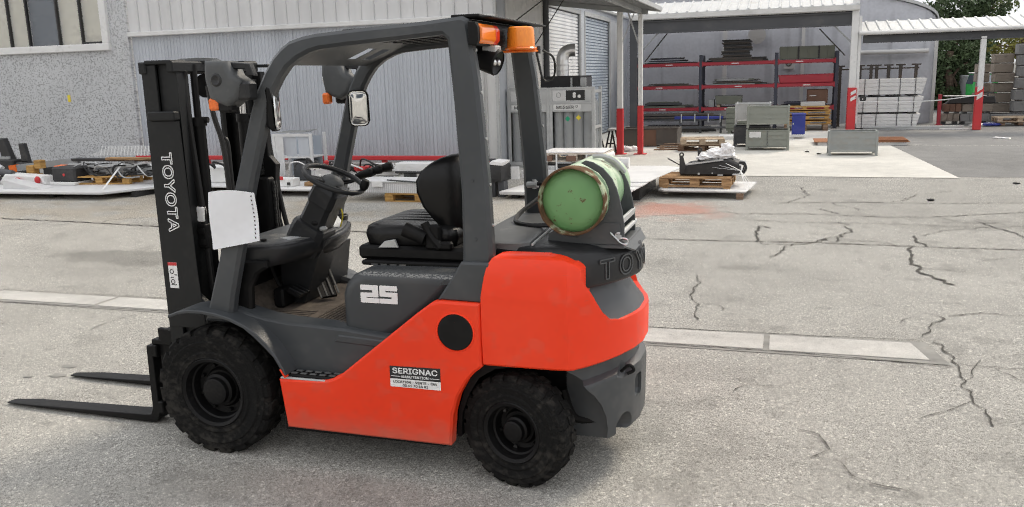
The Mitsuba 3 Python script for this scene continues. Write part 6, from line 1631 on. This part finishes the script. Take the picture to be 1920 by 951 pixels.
for i in range(26):
    q = r.rand(9)
    x = -11.2 + 1.7 * q[0]; L = .15 + .5 * q[1]; s = 1 if q[2] > .5 else -1; z0 = .36 + .16 * q[3]
    obj(t + '__cable', tube([(x, 8.72, z0), (x + s * L * .25, 8.58 - .1 * q[4], z0 + .10 * (q[5] - .3)), (x + s * L * .6, 8.55 - .1 * q[6], z0 - .12 * q[7]), (x + s * L, 8.64, z0 - .14 * q[8])], .008 + .010 * q[4], 6, 5), 'm_hose' if i % 4 else 'm_galv')
for i in range(22):
    q = r.rand(8)
    a = A(-12.9 + 3.3 * q[0], 8.4 + .9 * q[1], .17 + .30 * q[2] * (q[0] > .2)); w = .03 + .10 * q[3]
    obj(t + '__fitting', place(bx(-w, w, -.04 - .05 * q[4], .04 + .05 * q[4], -.02 - .04 * q[5], .02 + .04 * q[5], .008), a[0], a[1], a[2], 180 * q[6]), ['m_steel_dark', 'm_black', 'm_galv', 'm_steel_grey', 'm_alu'][i % 5])
for a, b in (((-10.35, 8.7, .50), (-10.05, 7.85, .147)), ((-9.75, 8.75, .50), (-9.25, 8.3, .147))):
    k = knum('strap')
    obj(k, sweep([a, b], np.array([(-.018, -.001), (.018, -.001), (.018, .001), (-.018, .001)])), 'm_white', 'white lashing strap from chassis to platform, ' + ('left one' if a[0] < -10 else 'right one'), 'strap', 'lashing straps', smooth=False)
obj('mesh_panel', None or [bar((-11.9 + .08 * i, 9.6, .56), (-11.65 + .08 * i, 9.95, .72), .012, .01) for i in range(17)] + [bar((-11.65 + .08 * i, 9.6, .56), (-11.9 + .08 * i, 9.95, .72), .012, .01) for i in range(17)], 'm_clad_pale', 'pale expanded metal mesh panel leaning at the back of the load', 'mesh', smooth=False)
t = thing('grey_channel', 'grey steel channel with orange-red end on the far left load', 'channel')
obj(t + '__channel', bar((-13.1, 9.0, .38), (-11.9, 9.3, .50), .12, .12), 'm_steel_grey', smooth=False)
obj(t + '__end', bar((-13.25, 8.96, .365), (-13.105, 8.999, .3795), .13, .13), 'm_orange', smooth=False)
obj(t + '__support', bx(-12.6, -12.4, 9.1, 9.3, .147, .37), 'm_black')
t = thing('machine_arm', 'pair of black upright arms on the far left load', 'arms')
obj(t + '__arm', cat(ext([(-13.95, .5), (-13.70, .5), (-13.85, .92), (-14.02, .92)], 9.4, 9.55, 'y', .02), bx(-14.0, -13.6, 9.35, 9.6, .147, .5, .02)), 'm_black')
obj(t + '__arm', ext([(-13.45, .45), (-13.28, .45), (-13.35, .82), (-13.48, .82)], 9.4, 9.52, 'y', .02), 'm_black')
obj(t + '__collar', cat(bx(-13.98, -13.72, 9.38, 9.57, .50, .56, .01)), 'm_steel_grey')
obj(t + '__base', bx(-13.5, -13.2, 9.3, 9.6, .147, .448, .02), 'm_black')
t = thing('tail_lift_drive', 'white and black drive with red grips at the left edge', 'drive')
obj(t + '__housing', ext([(-12.9, .15), (-11.75, .15), (-11.85, .30), (-12.7, .34)], 8.3, 8.6, 'y', .02), 'm_white')
obj(t + '__grip', cat(ell((-12.35, 8.25, .23), .07, .05, .055, 2), ell((-11.9, 8.27, .24), .05, .05, .07, 2)), 'm_red')
obj(t + '__cylinder', cat(cyl((-13.3, 8.4, .42), (-12.6, 8.4, .34), .06, 14), cyl((-13.4, 8.3, .2), (-12.85, 8.3, .22), .09, 14)), 'm_steel_dark')
obj(t + '__piston', cyl((-13.5, 8.5, .66), (-12.95, 8.5, .42), .05, 12), 'm_alu')
obj('wood_chock', cat(bx(-12.55, -12.38, 8.65, 8.8, .30, .46, .01), bx(-12.38, -12.22, 8.68, 8.82, .40, .56, .01), bx(-12.5, -12.3, 8.62, 8.8, .147, .30)), 'm_wood_yellow', 'pair of yellowish wooden chocks in front of the grey channel', 'chock')
obj('red_pouch', ell((-11.75, 8.75, .42), .22, .1, .05, 3, .3, 6), 'm_orange', 'orange-red pouch lying on the load left of the black power unit', 'pouch')
obj('pouch_rest', bx(-11.95, -11.6, 8.65, 8.95, .147, .375, .02), 'm_steel_dark', 'dark box underneath the orange-red pouch', 'box')
for i, (x, y, a, b) in enumerate(((-3.49, .38, .06, .03), (-3.42, .21, .06, .035), (-3.60, .14, .035, .02))):
    obj('asphalt_patch', ell((x, y, .002), a, b, .006, 2, .5, i), 'm_joint', ['farthest', 'middle', 'leftmost and smallest'][i] + ' of the three small dark damp spots between the fork tips', 'spot', 'dark damp spots by the forks')
